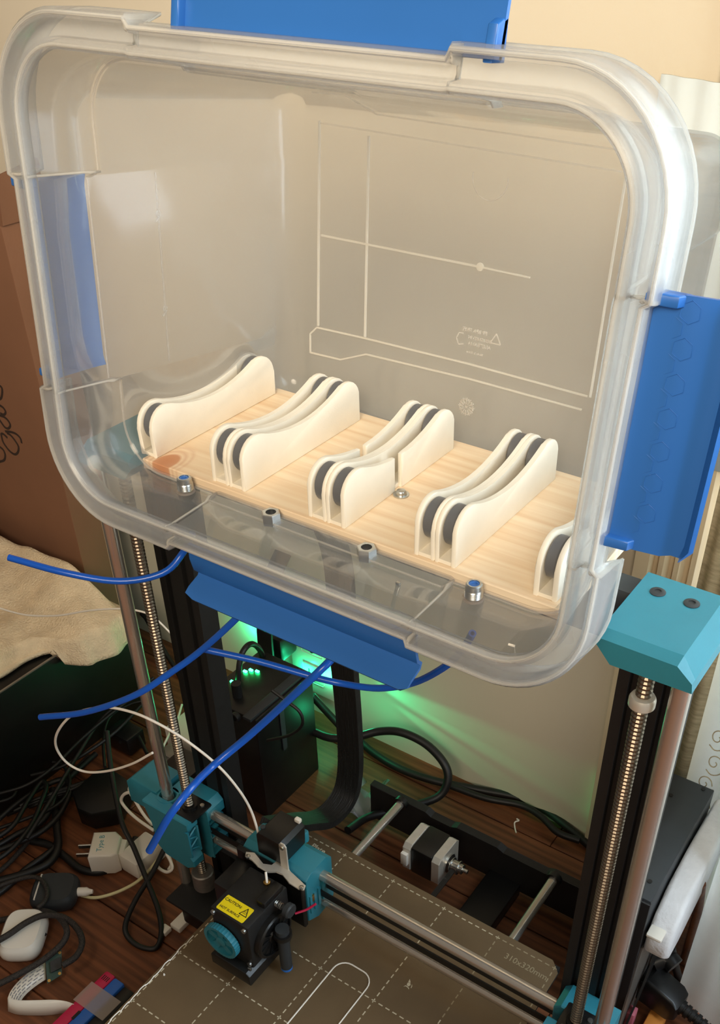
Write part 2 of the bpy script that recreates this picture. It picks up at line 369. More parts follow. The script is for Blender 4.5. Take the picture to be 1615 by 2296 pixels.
# moulded ribs and marks on the tub base (the upright back face)
WI = WB-0.0010
def rib(bm, a, b, wd=0.0012, h=0.0014):
    a = Vector((a[0], a[1])); b = Vector((b[0], b[1])); d = (b-a).normalized(); n_ = Vector((-d.y, d.x))*wd/2
    q = [a+n_, b+n_, b-n_, a-n_]; prism(bm, [tubp(p.x, p.y, WI) for p in q], -BK*h)
rl = (0.0266,0.2241); rlb = (0.0275,0.0903); r2 = (0.0671,0.2192); r2b = (0.0700,0.0908); rr = (0.2467,0.2176); rrb = (0.2479,0.0888)
for a, b, wd in ((rl, rlb, .0013), (r2, r2b, .0013), (rr, rrb, .0012)):
    bm = new(); rib(bm, a, b, wd); obj('base_rib', bm, M_rib, tub)
bm = new(); rib(bm, (0.0293,0.1533), (0.1582,0.1536), .0012); rib(bm, (0.1582,0.1536), (0.1946,0.1533), .0009); obj('base_rib', bm, M_rib, tub)
bm = new()
for a, b in (((0.0266,0.2228), (0.2436,0.2195)), ((0.0197,0.2398), (0.0470,0.2406)), ((0.0470,0.2406), (0.0720,0.2321)), ((0.0720,0.2321), (0.2428,0.2302))): rib(bm, a, b, .0009, .0006)
obj('base_rib', bm, M_mark, tub)
bm = new()
ring = [(0.0202,0.0690), (0.0200,0.0829), (0.0262,0.0888), (0.0680,0.0898), (0.1560,0.0903), (0.2457,0.0888)]
for a, b in zip(ring, ring[1:]): rib(bm, a, b, .0011, .0010)
ring = [(0.0202,0.0690), (0.0486,0.0698), (0.0713,0.0786), (0.1571,0.0803), (0.2433,0.0793)]
for a, b in zip(ring, ring[1:]): rib(bm, a, b, .0011, .0010)
obj('foot_pad', bm, M_rib, tub)
hb = (0.1582,0.1536); bm = new(); lathe(bm, [(.0026, 0), (.0026, .0012), (.0014, .0016)], tubp(hb[0], hb[1], WI), -BK, 16); obj('gate_mark', bm, M_rib, tub)
ct = (0.1590,0.2056); bm = new()
for k in range(20):
    a0, a1 = pi*0.95+k/20*pi*1.1, pi*0.95+(k+1)/20*pi*1.1
    rib(bm, (ct[0]+.0125*cos(a0), ct[1]+.0125*sin(a0)), (ct[0]+.0125*cos(a1), ct[1]+.0125*sin(a1)), .0005, .0004)
obj('ring_mark', bm, M_mark, tub)
sn = (0.1579,0.0603); bm = new()
for k in range(12):
    a = k/12*2*pi; c_, s_ = cos(a), sin(a)
    rib(bm, (sn[0]+.0022*c_, sn[1]+.0022*s_), (sn[0]+.0064*c_, sn[1]+.0064*s_), .0008, .0005)
    for q in (-.5, .5): rib(bm, (sn[0]+.0045*c_, sn[1]+.0045*s_), (sn[0]+.0058*cos(a+q*.6), sn[1]+.0058*sin(a+q*.6)), .0005, .0005)
for q in (0, pi/3, 2*pi/3): rib(bm, (sn[0]-.0015*cos(q), sn[1]-.0015*sin(q)), (sn[0]+.0015*cos(q), sn[1]+.0015*sin(q)), .0005, .0005)
obj('snowflake_mark', bm, M_mark, tub)
bm = new(); tx = (0.1597,0.1041)
def fr(dx, dv): return frame(tubp(tx[0]+dx, tx[1]+dv, WI-.0003), EX, UPV)
for s, dx, dv, sz in (('PP BPA FREE', -.001, .0085, .0036), ('DESIGNED IN', .0035, .0038, .0030), ('AUSTRALIA', .0035, -.0002, .0034), ('Made in China', .0005, -.0060, .0022)):
    text_bm(bm, s, fr(dx, dv), sz, .0002, True, True)
obj('base_lettering', bm, M_mark, tub, 180)
bm = new(); tp = [(.0155, .010), (.0115, .0035), (.0195, .0035)]
for a, b in zip(tp, tp[1:]+tp[:1]): rib(bm, (tx[0]+a[0], tx[1]+a[1]), (tx[0]+b[0], tx[1]+b[1]), .0008, .0004)
for a, b in (((-.0125, .0055), (-.0145, .0015)), ((-.0145, .0015), (-.0125, -.0025)), ((-.0095, .0055), (-.0125, .0055)), ((-.0125, -.0025), (-.0085, -.0015))): rib(bm, (tx[0]+a[0], tx[1]+a[1]), (tx[0]+b[0], tx[1]+b[1]), .0008, .0004)
obj('recycling_mark', bm, M_mark, tub, stuff=True)
# upright rib and burr marks on the left wall, seam lines on the wall below (the tub floor)
def wallpt(v, wd, in_=0.0012): return tubp(XC-HW+SK+DR*wd+in_, v, wd)
bm = new(); tube(bm, [wallpt(CV1-.002, .088), wallpt(CV0+.002, .088)], .0006, 6, smooth=False); obj('wall_rib', bm, M_mark, tub)
for v in (.1735, .1155):
    bm = new(); p = wallpt(v, .088); tube(bm, [p+Vector((0, cos(a)*.0016, sin(a)*.0018)) for a in [k*2*pi/9 for k in range(9)]]+[p+Vector((0, -.003, -.004))], .0006, 5, 2); obj('burr_mark', bm, M_rib, tub)
ZT = P0.z+SK*cos(T6)+V0*cos(T6)                      # wall line of the lower wall, level along its depth
def clip(name, side, s0, s1, path, th=0.0022, tabs=True):
    def cp(s, t, wd):
        if side == 'bottom': return tubp(s, V0+0.004-t, wd)
        if side == 'top': return tubp(s, V1-0.004+t, wd)
        if side == 'right': return tubp(XC+HW-0.004+t, s, wd)
        return tubp(XC-HW+0.004-t, s, wd)
    bm = new(); n = len(path); nrm = []
    for i in range(n):
        a = Vector(path[max(i-1, 0)]); b = Vector(path[min(i+1, n-1)]); d = (b-a).normalized(); nrm.append(Vector((-d.y, d.x))*th/2)
    poly = [Vector(p)+q for p, q in zip(path, nrm)]+[Vector(p)-q for p, q in reversed(list(zip(path, nrm)))]
    ch = 0.006; tm = max(p[0] for p in path)
    L_ = []
    for s, inset in ((s0, 0), (s0+ch, 1), (s1-ch, 1), (s1, 0)):
        L_.append([bm.verts.new(cp(s, p.x if (inset or p.x < tm-0.006) else p.x-(p.x-(tm-0.006))*0.7, p.y)) for p in poly])
    for a, b in zip(L_, L_[1:]):
        for i in range(len(poly)): bm.faces.new((a[i], a[(i+1) % len(poly)], b[(i+1) % len(poly)], b[i]))
    bm.faces.new(L_[0]); bm.faces.new(list(reversed(L_[-1])))
    bmesh.ops.recalc_face_normals(bm, faces=bm.faces)
    o = obj('clip', bm, M_blue, tub, 50, label=name)
    if tabs:
        for s in (s0, s1-0.005):
            bm = new(); q = [(path[0][0]-.001, path[0][1]-.006), (path[0][0]+.012, path[0][1]-.004), (path[0][0]+.015, path[0][1]+.004), (path[0][0]-.001, path[0][1]+.004)]
            prism(bm, [cp(s, a, b) for a, b in q], cp(s+.005, 0, 0)-cp(s, 0, 0), .0008, 2)
            h = obj('hinge_tab', bm, M_blue, tub, 50); 
            if True:
                # re-root the tab under its clip, in place
                h.parent = o
    return o, cp
clip('open blue clip hanging down under the tub', 'bottom', 0.073, 0.245, [(-.001, .010), (.010, .011), (.019, .014), (.0225, .018), (.0255, .017), (.0300, .008), (.0355, .005), (.0370, .007)], tabs=False)
o, cp = clip('open blue clip swung out to the right', 'right', 0.092, 0.204, [(-.001, .010), (.012, .011), (.024, .013), (.028, .017), (.034, .017), (.038, .012)])
bm = new()
for i in range(7):
    for j in range(2):
        c0 = (0.104+i*0.0145+j*0.007, 0.0095+j*0.006)
        hx = [cp(c0[0]+.0046*cos(k*pi/3), c0[1]+.0046*sin(k*pi/3), .0098) for k in range(7)]
        tube(bm, hx, .00009, 4, smooth=False)
obj('hexagon_pattern', bm, M_blue, o, 60, stuff=True)
clip('blue clip seen through the left wall of the tub', 'left', 0.082, 0.197, [(-.001, .012), (.003, .018), (.004, .035), (.004, .046), (.001, .052)], tabs=True)
clip('open blue clip standing up above the tub', 'top', 0.090, 0.262, [(-.001, .010), (.012, .012), (.026, .014), (.032, .013), (.040, .008)], tabs=True)

# ------------------------------------------------------------------ pine board on the tub floor
ZB = 0.4732
bm = new(); box(bm, (-0.004, -0.1185, ZB), (0.3125, 0.023, ZB+0.0073), 0.0006, 1)
board = tag(obj('pine_board', bm, M_pine), 'pale pine board with a knot at its front left corner, inside the tub', 'board')
board.location.z = ZB
ZS = ZB+0.0074
# ------------------------------------------------------------------ spool roller stands
L_, H_, RH = 0.127, 0.0335, 0.0150
def stand_profile(y0=0.0, y1=None):
    pts = [(0, 0)]
    for k in range(9):
        a = pi-k/8*(pi*0.5+0.35); pts.append((RH+RH*cos(a)*1.0, H_-RH+RH*sin(a)))
    a, b = pts[-1], None
    N_ = 10
    ys, zs = pts[-1]
    for k in range(1, N_+1):
        t = k/(N_+0.5); y = ys+(L_/2-ys)*t
        zc = 0.0235; z = zc+(zs-zc)*(1-t)**2.0; pts.append((y, z))
    m_ = [(L_-y, z) for y, z in reversed(pts)]
    return pts+m_
PROF = stand_profile()
def clip_prof(a, b):
    # the outline between y=a and y=b
    top = [p for p in PROF[1:-1] if a < p[0] < b]
    def zt(y):
        for p, q in zip(PROF[1:-1], PROF[2:-1]):
            if p[0] <= y <= q[0] and q[0] > p[0]: return p[1]+(q[1]-p[1])*(y-p[0])/(q[0]-p[0])
        return 0.02
    P = [(a, 0)]
    if a > 0: P.append((a, zt(a)))
    P += top
    if b < L_: P.append((b, zt(b)))
    P.append((b, 0)); return P
WT, SL = 0.0034, 0.0080
def wall_bm(x, pr, t=WT):
    bm = new(); prism(bm, [(x, y, z) for y, z in pr], (t, 0, 0), 0.0007, 2); return bm
def roller(t, x, y):
    bm = new(); lathe(bm, [(.004, .0002), (.0110, .0002), (.0122, .0012), (.0122, .0064), (.0110, .0074), (.004, .0074)], (x+.0002, y, 0.0196), (1, 0, 0), 32); r = obj('roller', bm, M_grey, t, 30, label='dark grey roller')
    bm = new(); cyl(bm, (x-0.0030, y, 0.0205), (x+SL+0.0030, y, 0.0205), 0.0022, 12); obj('axle', bm, M_steel, r, 40)
def make_stand(kind, label, loc):
    t = thing('roller_stand', label, 'spool stand', (0, 0, 0), None)
    if kind == 'single':
        for x in (0, WT+SL): obj('side_wall', wall_bm(x, PROF), M_white, t, 40)
        slots = [WT]
    else:
        cuts = [(0, 0.052), (0.0585, L_)] if kind == 'broken' else [(0, L_)]
        cuts2 = [(0, 0.0545), (0.062, L_)] if kind == 'broken' else [(0, L_)]
        for a, b in cuts: obj('side_wall', wall_bm(0, clip_prof(a, b)), M_white, t, 40)
        for x in (WT+SL, WT+SL+2.8e-3+.0001): obj('middle_wall', wall_bm(x, PROF, 0.0028), M_white, t, 40)
        for a, b in cuts2: obj('side_wall', wall_bm(WT+2*SL+.0057, clip_prof(a, b)), M_white, t, 40)
        slots = [WT, WT+SL+.0057]
    for x in slots:
        bm = new(); box(bm, (x-.0006, .0006, .0001), (x+SL+.0006, L_-.0006, .0026)); obj('base_web', bm, M_white, t, 40)
        for y in (0.0142, L_-0.0142): roller(t, x, y)
    t.location = loc; return t
make_stand('single', 'narrow ivory roller stand at the left end of the pine board', (-0.0095, -0.1135, ZS))
make_stand('double', 'double ivory roller stand, whole, left of the broken stand on the board', (0.0570, -0.1150, ZS))
make_stand('broken', 'double ivory roller stand with both outer walls snapped in the middle', (0.1370, -0.1160, ZS))
make_stand('double', 'double ivory roller stand, whole, right of the broken stand on the board', (0.2150, -0.1160, ZS))
make_stand('single', 'narrow ivory roller stand at the right end of the board, behind the tub rim', (0.2920, -0.1140, ZS))
# ------------------------------------------------------------------ fasteners and fittings along the tub floor
ZI = 0.4733
def hexring(bm, c, r, h, hole):
    o = [[bm.verts.new((c[0]+r*cos(k*pi/3+.3), c[1]+r*sin(k*pi/3+.3), c[2]+z)) for k in range(6)] for z in (0, h)]
    n = 12; i_ = [[bm.verts.new((c[0]+hole*cos(k*2*pi/n+.3), c[1]+hole*sin(k*2*pi/n+.3), c[2]+z)) for k in range(n)] for z in (0, h)]
    for k in range(6): bm.faces.new((o[0][k], o[0][(k+1) % 6], o[1][(k+1) % 6], o[1][k]))
    for k in range(n): bm.faces.new((i_[0][(k+1) % n], i_[0][k], i_[1][k], i_[1][(k+1) % n]))
    for q in (0, 1):
        for k in range(6):
            a, b = 2*k, (2*k+1) % n; c2 = (2*k+2) % n
            f = [o[q][k], i_[q][a], i_[q][b]]; g = [o[q][k], i_[q][b], o[q][(k+1) % 6]]; h2 = [i_[q][b], i_[q][c2], o[q][(k+1) % 6]]
            for z in (f, g, h2): bm.faces.new(z if q == 0 else list(reversed(z)))
    bmesh.ops.recalc_face_normals(bm, faces=bm.faces)
    bmesh.ops.bevel(bm, geom=[e for e in bm.edges if all(v in o[1] for v in e.verts)], offset=.0005, segments=1, affect='EDGES')
for x, lab in ((0.115, 'hex nut on the tub floor just left of the broken roller stand'), (0.188, 'hex nut on the tub floor just right of the broken roller stand')):
    bm = new(); hexring(bm, (x, -0.1255, ZI), 0.0062, 0.0075, 0.0034); nut = obj('hex_nut', bm, M_steel, None, 30); tag(nut, lab, 'nut')
for x, lab in ((0.043, 'push-in tube fitting with a blue collet, in front of the knot in the board'), (0.262, 'push-in tube fitting with a blue collet, nearest the right corner of the tub')):
    t = thing('tube_fitting', lab, 'fitting', (x, -0.1265, ZI))
    bm = new(); lathe(bm, [(.0062, 0), (.0062, .0016)], (x, -.1265, ZI), (0, 0, 1), 20); obj('sealing_washer', bm, M_tape, t)
    bm = new(); pr = []
    for k in range(5): pr += [(.0049, .0016+k*.0010), (.0054, .0021+k*.0010)]
    lathe(bm, pr+[(.0050, .0068), (.0048, .0098), (.0040, .0104), (.0032, .0104), (.0032, .0090)], (x, -.1265, ZI), (0, 0, 1), 24); obj('threaded_body', bm, M_steel, t, 25)
    bm = new(); lathe(bm, [(.0031, .0091), (.0031, .0101), (.0018, .0101), (.0016, .0096)], (x, -.1265, ZI), (0, 0, 1), 20); obj('collet', bm, M_blue, t, 30, label='blue collet')
bm = new(); p = (0.1707,-0.0626,0.4806); p = (p[0], p[1], ZS)
t = thing('pan_head_screw', 'silver screw with washer on the board at the gap of the broken stand', 'screw', p)
lathe(bm, [(.0052, 0), (.0052, .0009)], p, (0, 0, 1), 20); obj('washer', bm, M_steel, t)
bm = new(); lathe(bm, [(.0036, .0009), (.0036, .0022), (.0028, .0034), (.0012, .0040)], p, (0, 0, 1), 18); obj('screw_head', bm, M_steel, t)
bm = new(); p = (0.2194,-0.1388,0.4735); box(bm, (p[0]-.0014, p[1]-.001, ZI), (p[0]+.0014, p[1]+.001, ZI+.002), .0004); tag(obj('metal_chip', bm, M_steel), 'tiny shiny metal chip on the tub lip near the front clip', 'chip')
bm = new(); p = (0.3006,-0.1528,0.4730); tube(bm, [(p[0]-.0018, p[1], p[2]+.0008), (p[0]+.0018, p[1]+.0004, p[2]+.0008)], .0007, 6); tag(obj('filament_scrap', bm, M_fil), 'short scrap of white filament in the front right of the tub', 'scrap')

# ------------------------------------------------------------------ blue feed tubes under the tub
cable('feed_tube', [(0.0469,-0.1300,0.4446),(0.0396,-0.1350,0.4287),(0.0333,-0.1500,0.4183),(0.0125,-0.1700,0.4151),(-0.0158,-0.1900,0.4223),(-0.0541,-0.2050,0.4291)], .0024, M_tube, 'blue plastic tube curving left from the tub past the chrome rods to the towel', 'tube', seg=12, hollow=0.55)
cable('feed_tube', [(0.1129,-0.1300,0.4351),(0.0994,-0.1433,0.4097),(0.0702,-0.1583,0.3739),(0.0508,-0.1750,0.3545),(0.0282,-0.1917,0.3350),(-0.0130,-0.2067,0.3098),(-0.0508,-0.2200,0.2959)], .0024, M_tube, 'blue plastic tube crossing the left rods, its open end at the black cabinet', 'tube', seg=12, hollow=0.55)
cable('feed_tube', [(0.2647,-0.1300,0.4521),(0.2559,-0.1238,0.4337),(0.2406,-0.1175,0.4085),(0.2138,-0.1113,0.3781),(0.1860,-0.1125,0.3607),(0.1590,-0.1169,0.3550),(0.1393,-0.1262,0.3588),(0.1031,-0.1394,0.3649),(0.0678,-0.1550,0.3703)], .0024, M_tube, 'blue plastic tube sagging from the right of the tub across to the left', 'tube', seg=12, hollow=0.55)
cable('feed_tube', [(0.1819,-0.1250,0.4226),(0.1683,-0.1357,0.3973),(0.1601,-0.1507,0.3844),(0.1210,-0.1700,0.3317),(0.1035,-0.1950,0.3104),(0.1063,-0.2200,0.3117),(0.1016,-0.2393,0.2979),(0.0856,-0.2500,0.2622)], .0027, M_tube, 'long blue plastic tube running down over the extruder side to the teal bracket', 'tube', seg=12, hollow=0.55)
# white filament
cable('filament', [(0.0413,-0.1010,0.0973),(0.0419,-0.1030,0.1156),(0.0387,-0.1050,0.1433),(0.0353,-0.1125,0.1736),(0.0233,-0.1200,0.2015),(0.0017,-0.1300,0.2271),(-0.0206,-0.1400,0.2446),(-0.0455,-0.1450,0.2482),(-0.0747,-0.1500,0.2419),(-0.1184,-0.1500,0.2119),(-0.1507,-0.1500,0.1746),(-0.1700,-0.1450,0.1402),(-0.1683,-0.1400,0.1160),(-0.1507,-0.1350,0.1094),(-0.1217,-0.1300,0.1222),(-0.0846,-0.1275,0.1503),(-0.0540,-0.1250,0.1793)], .0012, M_fil, 'white filament strand looping from the extruder out to the left', 'filament', n=8)
cable('filament', [(-0.4283,-0.0200,0.1292),(-0.4252,-0.0125,0.1208),(-0.3869,-0.0050,0.1222),(-0.3377,0.0025,0.1371),(-0.2889,0.0100,0.1592),(-0.2443,0.0175,0.1750),(-0.2149,0.0225,0.1797),(-0.2003,0.0262,0.1740),(-0.1845,0.0300,0.1581)], .0011, M_fil, 'white filament strand lying across the towel behind the chrome rods', 'filament')

# ------------------------------------------------------------------ 3D printer
PR = thing('three_d_printer', 'large black and teal 3D printer standing on the brown floor, tub on top', '3d printer', (0.155, -0.08, ZF))
YP0, YP1 = -0.070, -0.050
def pbox(name, a, b, m_, bev=0.0008, parent=PR, **k):
    bm = new(); box(bm, a, b, bev, 2); return obj(name, bm, m_, parent, 40, **k)
def post(x0, x1):
    bm = new(); xm = (x0+x1)/2; w_ = .0032; d = .004
    pts = [(x0, YP0)]
    for c in ((x0*3+x1)/4, (x0+3*x1)/4): pts += [(c-w_, YP0), (c-w_*.7, YP0+d), (c+w_*.7, YP0+d), (c+w_, YP0)]
    pts += [(x1, YP0), (x1, YP1), (x0, YP1)]
    pr = [(x, y, -0.085) for x, y in pts]; prism(bm, pr, (0, 0, 0.085+0.4335)); return obj('frame_post', bm, M_black, PR, 30)
post(-0.067, -0.025); post(0.334, 0.376)
bm = new(); prism(bm, [(-0.067, YP0, .4345), (-0.067, YP0, .460), (-0.067, YP0+.004, .4685), (-0.067, YP1+.001, .4685), (-0.067, YP1+.001, .4345)], (0.443, 0, 0)); obj('top_beam', bm, M_dark, PR, 30)
def cap(x0, sgn):
    X = lambda d: x0+sgn*d
    prof = [(0, .4735), (-.001, .4650), (.009, .4540), (.0555, .4550), (.0545, .4610), (.0460, .4735)]
    bm = new(); ys = (-.115, -.110, -.047)
    fr_ = [bm.verts.new((X(d+(.0012 if i == 0 else -.001 if i == 5 else 0)), ys[0], z-(.0045 if i in (0, 5) else 0))) for i, (d, z) in enumerate(prof)]
    md_ = [bm.verts.new((X(d), ys[1], z)) for d, z in prof]; bk_ = [bm.verts.new((X(d), ys[2], z)) for d, z in prof]
    for a, b in ((fr_, md_), (md_, bk_)):
        for i in range(6): bm.faces.new((a[i], a[(i+1) % 6], b[(i+1) % 6], b[i]))
    bm.faces.new(fr_); bm.faces.new(list(reversed(bk_))); bmesh.ops.recalc_face_normals(bm, faces=bm.faces)
    c = obj('corner_cap', bm, M_teal, PR, 20, label='teal corner cap')
    for d in (.0125, .0325):
        q = (X(d), -.0635, .4736)
        bm = new(); lathe(bm, [(.0046, 0), (.0046, .0004), (.0036, .0009), (.0020, .0009), (.0020, .0003)], q, (0, 0, 1), 22); obj('socket_screw', bm, M_dark, c, 30)
    return c
cap(.3335, 1); cap(-.0225, -1)
# Z rods, lead screws
for x in (-.078, .3800):
    bm = new(); cyl(bm, (x, -.1, -.085), (x, -.1, .456), .0058, 28); obj('z_rod', bm, M_rod, PR, 60, label='polished steel rod')
M_screw = mat('lead_screw_steel', '857a6c', 0.36, 1.0, var=0.08, vscale=60)
for x, z0 in ((-.0490, -.012), (.3600, -.012)):
    bm = new(); prof = []; n = 150; h = .464-z0
    for k in range(n):
        z = k*h/n; prof += [(.0038, z), (.0047, z+h/n*.35), (.0047, z+h/n*.65)]
    lathe(bm, prof, (x, -.1, z0), (0, 0, 1), 14); obj('lead_screw', bm, M_screw, PR, 12, label='threaded steel screw')
    bm = new(); lathe(bm, [(.0036, 0), (.0105, 0), (.0115, .001), (.0115, .022), (.0105, .0235), (.0036, .0235)], (x, -.1, -.030), (0, 0, 1), 26); obj('shaft_coupler', bm, M_alu, PR, 30, label='round aluminium coupler')
    pbox('z_motor', (x-.021, -.121, -.085), (x+.021, -.079, -.046), M_black2, .003)
    pbox('motor_bracket', (x-.030, -.130, -.046), (x+.027, -.072, -.042), M_black, .001)
bm = new(); q = (.3600, -.1, .4215); lathe(bm, [(.0042, 0), (.0068, 0), (.0078, .001), (.0078, .0055), (.0068, .0075), (.0042, .0082)], q, (0, 0, 1), 28); obj('lock_collar', bm, M_silver, PR, 30, label='pale metal collar on the right screw')
# base
pbox('base_rail', (.165, -.36, -.112), (.205, .130, -.092), M_black2, .002)
bm = new(); prism(bm, [(.000, .128, -.105), (.318, .128, -.105), (.318, .128, -.050), (.240, .128, -.050), (.232, .128, -.055), (.180, .128, -.055), (.172, .128, -.050), (.120, .128, -.050), (.112, .128, -.055), (.085, .128, -.055), (.078, .128, -.050), (.000, .128, -.050)], (0, .010, 0), .0006, 1); obj('rear_crossbar', bm, M_black, PR, 30)
pbox('base_crossbar', (-.075, -.085, -.112), (.385, -.045, -.086), M_black, .002)
for x in (.0470, .2440):
    bm = new(); cyl(bm, (x, .128, -.050), (x, -.36, -.050), .0052, 22); obj('bed_rod', bm, M_rod, PR, 60, label='steel bed guide rod')
    bm = new(); lathe(bm, [(.0085, 0), (.0085, .006)], (x, .121, -.050), (0, 1, 0), 20); obj('rod_holder', bm, M_black2, PR, 40)
# Y motor
bm = new(); box(bm, (.100, .063, -.074), (.127, .103, -.034), .002); ym = obj('y_motor', bm, M_black2, PR, 40, label='black stepper motor with grey ends')
for a, b in ((.090, .100), (.127, .137)):
    bm = new(); y0, y1, z0, z1, c = .062, .104, -.075, -.033, .005
    prism(bm, [(a, y0+c, z0), (a, y1-c, z0), (a, y1, z0+c), (a, y1, z1-c), (a, y1-c, z1), (a, y0+c, z1), (a, y0, z1-c), (a, y0, z0+c)], (b-a, 0, 0), .0006, 1); obj('motor_end_plate', bm, M_silver, ym, 30)
bm = new(); lathe(bm, [(.011, 0), (.011, .0018)], (.137, .083, -.054), (1, 0, 0), 24); lathe(bm, [(.0025, .0018), (.0025, .024)], (.137, .083, -.054), (1, 0, 0), 12); obj('motor_shaft', bm, M_steel, ym, 40)
bm = new(); lathe(bm, [(.0082, .004), (.0082, .005), (.0064, .0055), (.0064, .012), (.0082, .0125), (.0082, .0135), (.0055, .0137), (.0055, .018)], (.137, .083, -.054), (1, 0, 0), 24); obj('belt_pulley', bm, M_steel, ym, 30)
pbox('motor_plug', (.090, .058, -.062), (.098, .0625, -.044), M_wplas, .0005, ym)
bm = new(); ribbon(bm, [(.1465, .0895, -.054), (.1465, -.30, -.054)], .006, .0012, (1, 0, 0)); obj('bed_belt', bm, M_cable, PR, 40)
# print bed
pbox('bed_carriage', (.035, -.235, -.040), (.275, -.085, -.030), M_black, .001)
pbox('heated_bed', (.001, -.319, -.010), (.309, -.002, -.0012), M_black, .0006)
bm = new(); c = .010; prism(bm, [(0, -.32, -.0011), (.31, -.32, -.0011), (.31, -c, -.0011), (.31-c, 0, -.0011), (c+.005, 0, -.0011), (0, -c-.005, -.0011)], (0, 0, .0011)); plate = obj('print_plate', bm, M_pei, PR, 30, label='bronze textured print plate')
gx = [.004+.0602*k for k in range(6)]; gy = [-.007-.0602*k for k in range(6)]
bm = new(); bf = new()
def dash(b_, x0, y0, x1, y1, wd=.0011):
    v = Vector((x1-x0, y1-y0)).normalized(); n_ = Vector((-v.y, v.x))*wd/2
    b_.faces.new([b_.verts.new(p) for p in ((x0+n_.x, y0+n_.y, .00012), (x0-n_.x, y0-n_.y, .00012), (x1-n_.x, y1-n_.y, .00012), (x1+n_.x, y1+n_.y, .00012))])
step = .0602/8
for x in gx:
    for j in range(40):
        y = -.007-j*step; (dash(bm if (x < .20 or y < -.11) else bf, x, y+.0022, x, y-.0022))
for y in gy:
    for j in range(41):
        x = .004+j*step
        if x < .31: dash(bm if (x < .25 or y < -.02) else bf, x-.0022, y, x+.0022, y)
obj('grid_print', bm, M_gridink, plate, 180, stuff=True); obj('faded_grid_print', bf, M_faintink, plate, 180, stuff=True)
bm = new(); text_bm(bm, '310x320mm', frame((.282, -.0205, .00012), (1, 0, 0), (0, 1, 0)), .0088, .00002); obj('plate_lettering', bm, M_faintink, plate, 180)
bm = new(); text_bm(bm, 'Plate', frame((.0365, -.0155, .00012), (1, 0, 0), (0, 1, 0)), .0088, .00002, True); obj('plate_lettering', bm, M_gridink, plate, 180)
bm = new(); bx, by = .2015, -.0965     # small winged mark on the plate
def flat(pts): bm.faces.new([bm.verts.new((bx+a*.001, by+b*.001, .00014)) for a, b in pts])
flat([(-2, 5.5), (-1.2, 1.8), (.8, 2.4), (.2, 3.6)]); flat([(-1.5, 1.2), (1, 2.2), (2.2, .6), (1.4, -1.6), (-.8, -1.2)])
flat([(2.6, 2.4), (4.2, .4), (4.4, -1.8), (3.8, -1.6), (3.4, .2)]); flat([(-2.6, -4.2), (-.8, -2.8), (1.4, -3), (3.4, -4), (2.8, -2.6), (.6, -1.9), (-1.4, -2)])
obj('winged_mark', bm, M_gridink, plate, 180)
bm = new()
cn = [(.1345+.0125-.0125*cos(k*pi/12), -.121+.0125*sin(k*pi/12)) for k in range(7)]+[(.1725-.0125+.0125*sin(k*pi/12), -.121+.0125*cos(k*pi/12)) for k in range(7)]
tube(bm, [(x, y, .0006) for x, y in [(.1345, -.318)]+cn+[(.1725, -.318)]], .0007, 5, smooth=False)
tag(obj('purge_outline', bm, M_fil), 'printed white rounded outline lying on the bronze print plate', 'printed outline')
bm = new()
random.seed(3); y = -.315
while y < -.17:
    tube(bm, [(.0022+random.uniform(-.0012, .0012), y, .0003), (.0022+random.uniform(-.0012, .0012), y+.006, .0004), (.0020, y+.012, .0003)], .00055, 4, 2); y += .0105
obj('edge_residue', bm, M_fil, plate, 60, stuff=True)
bm = new(); lathe(bm, [(.0011, 0), (.0009, .0012), (.0004, .0022)], (.009, -.213, .0001), (0, 0, 1), 8); tag(obj('plastic_crumb', bm, M_fil), 'white plastic crumb on the left of the print plate', 'crumb')

# X gantry
for z in (.0735, .0370):
    bm = new(); cyl(bm, (-.060, -.085, z), (.372, -.085, z), .0052, 24); obj('x_rod', bm, M_rod, PR, 60, label='polished steel rod')
for z0, z1, y in ((.0505, .0575, -.0800), (.0505, .0575, -.0900)):
    pbox('x_belt', (-.055, y-.0008, z0), (.365, y+.0008, z1), M_cable, 0)
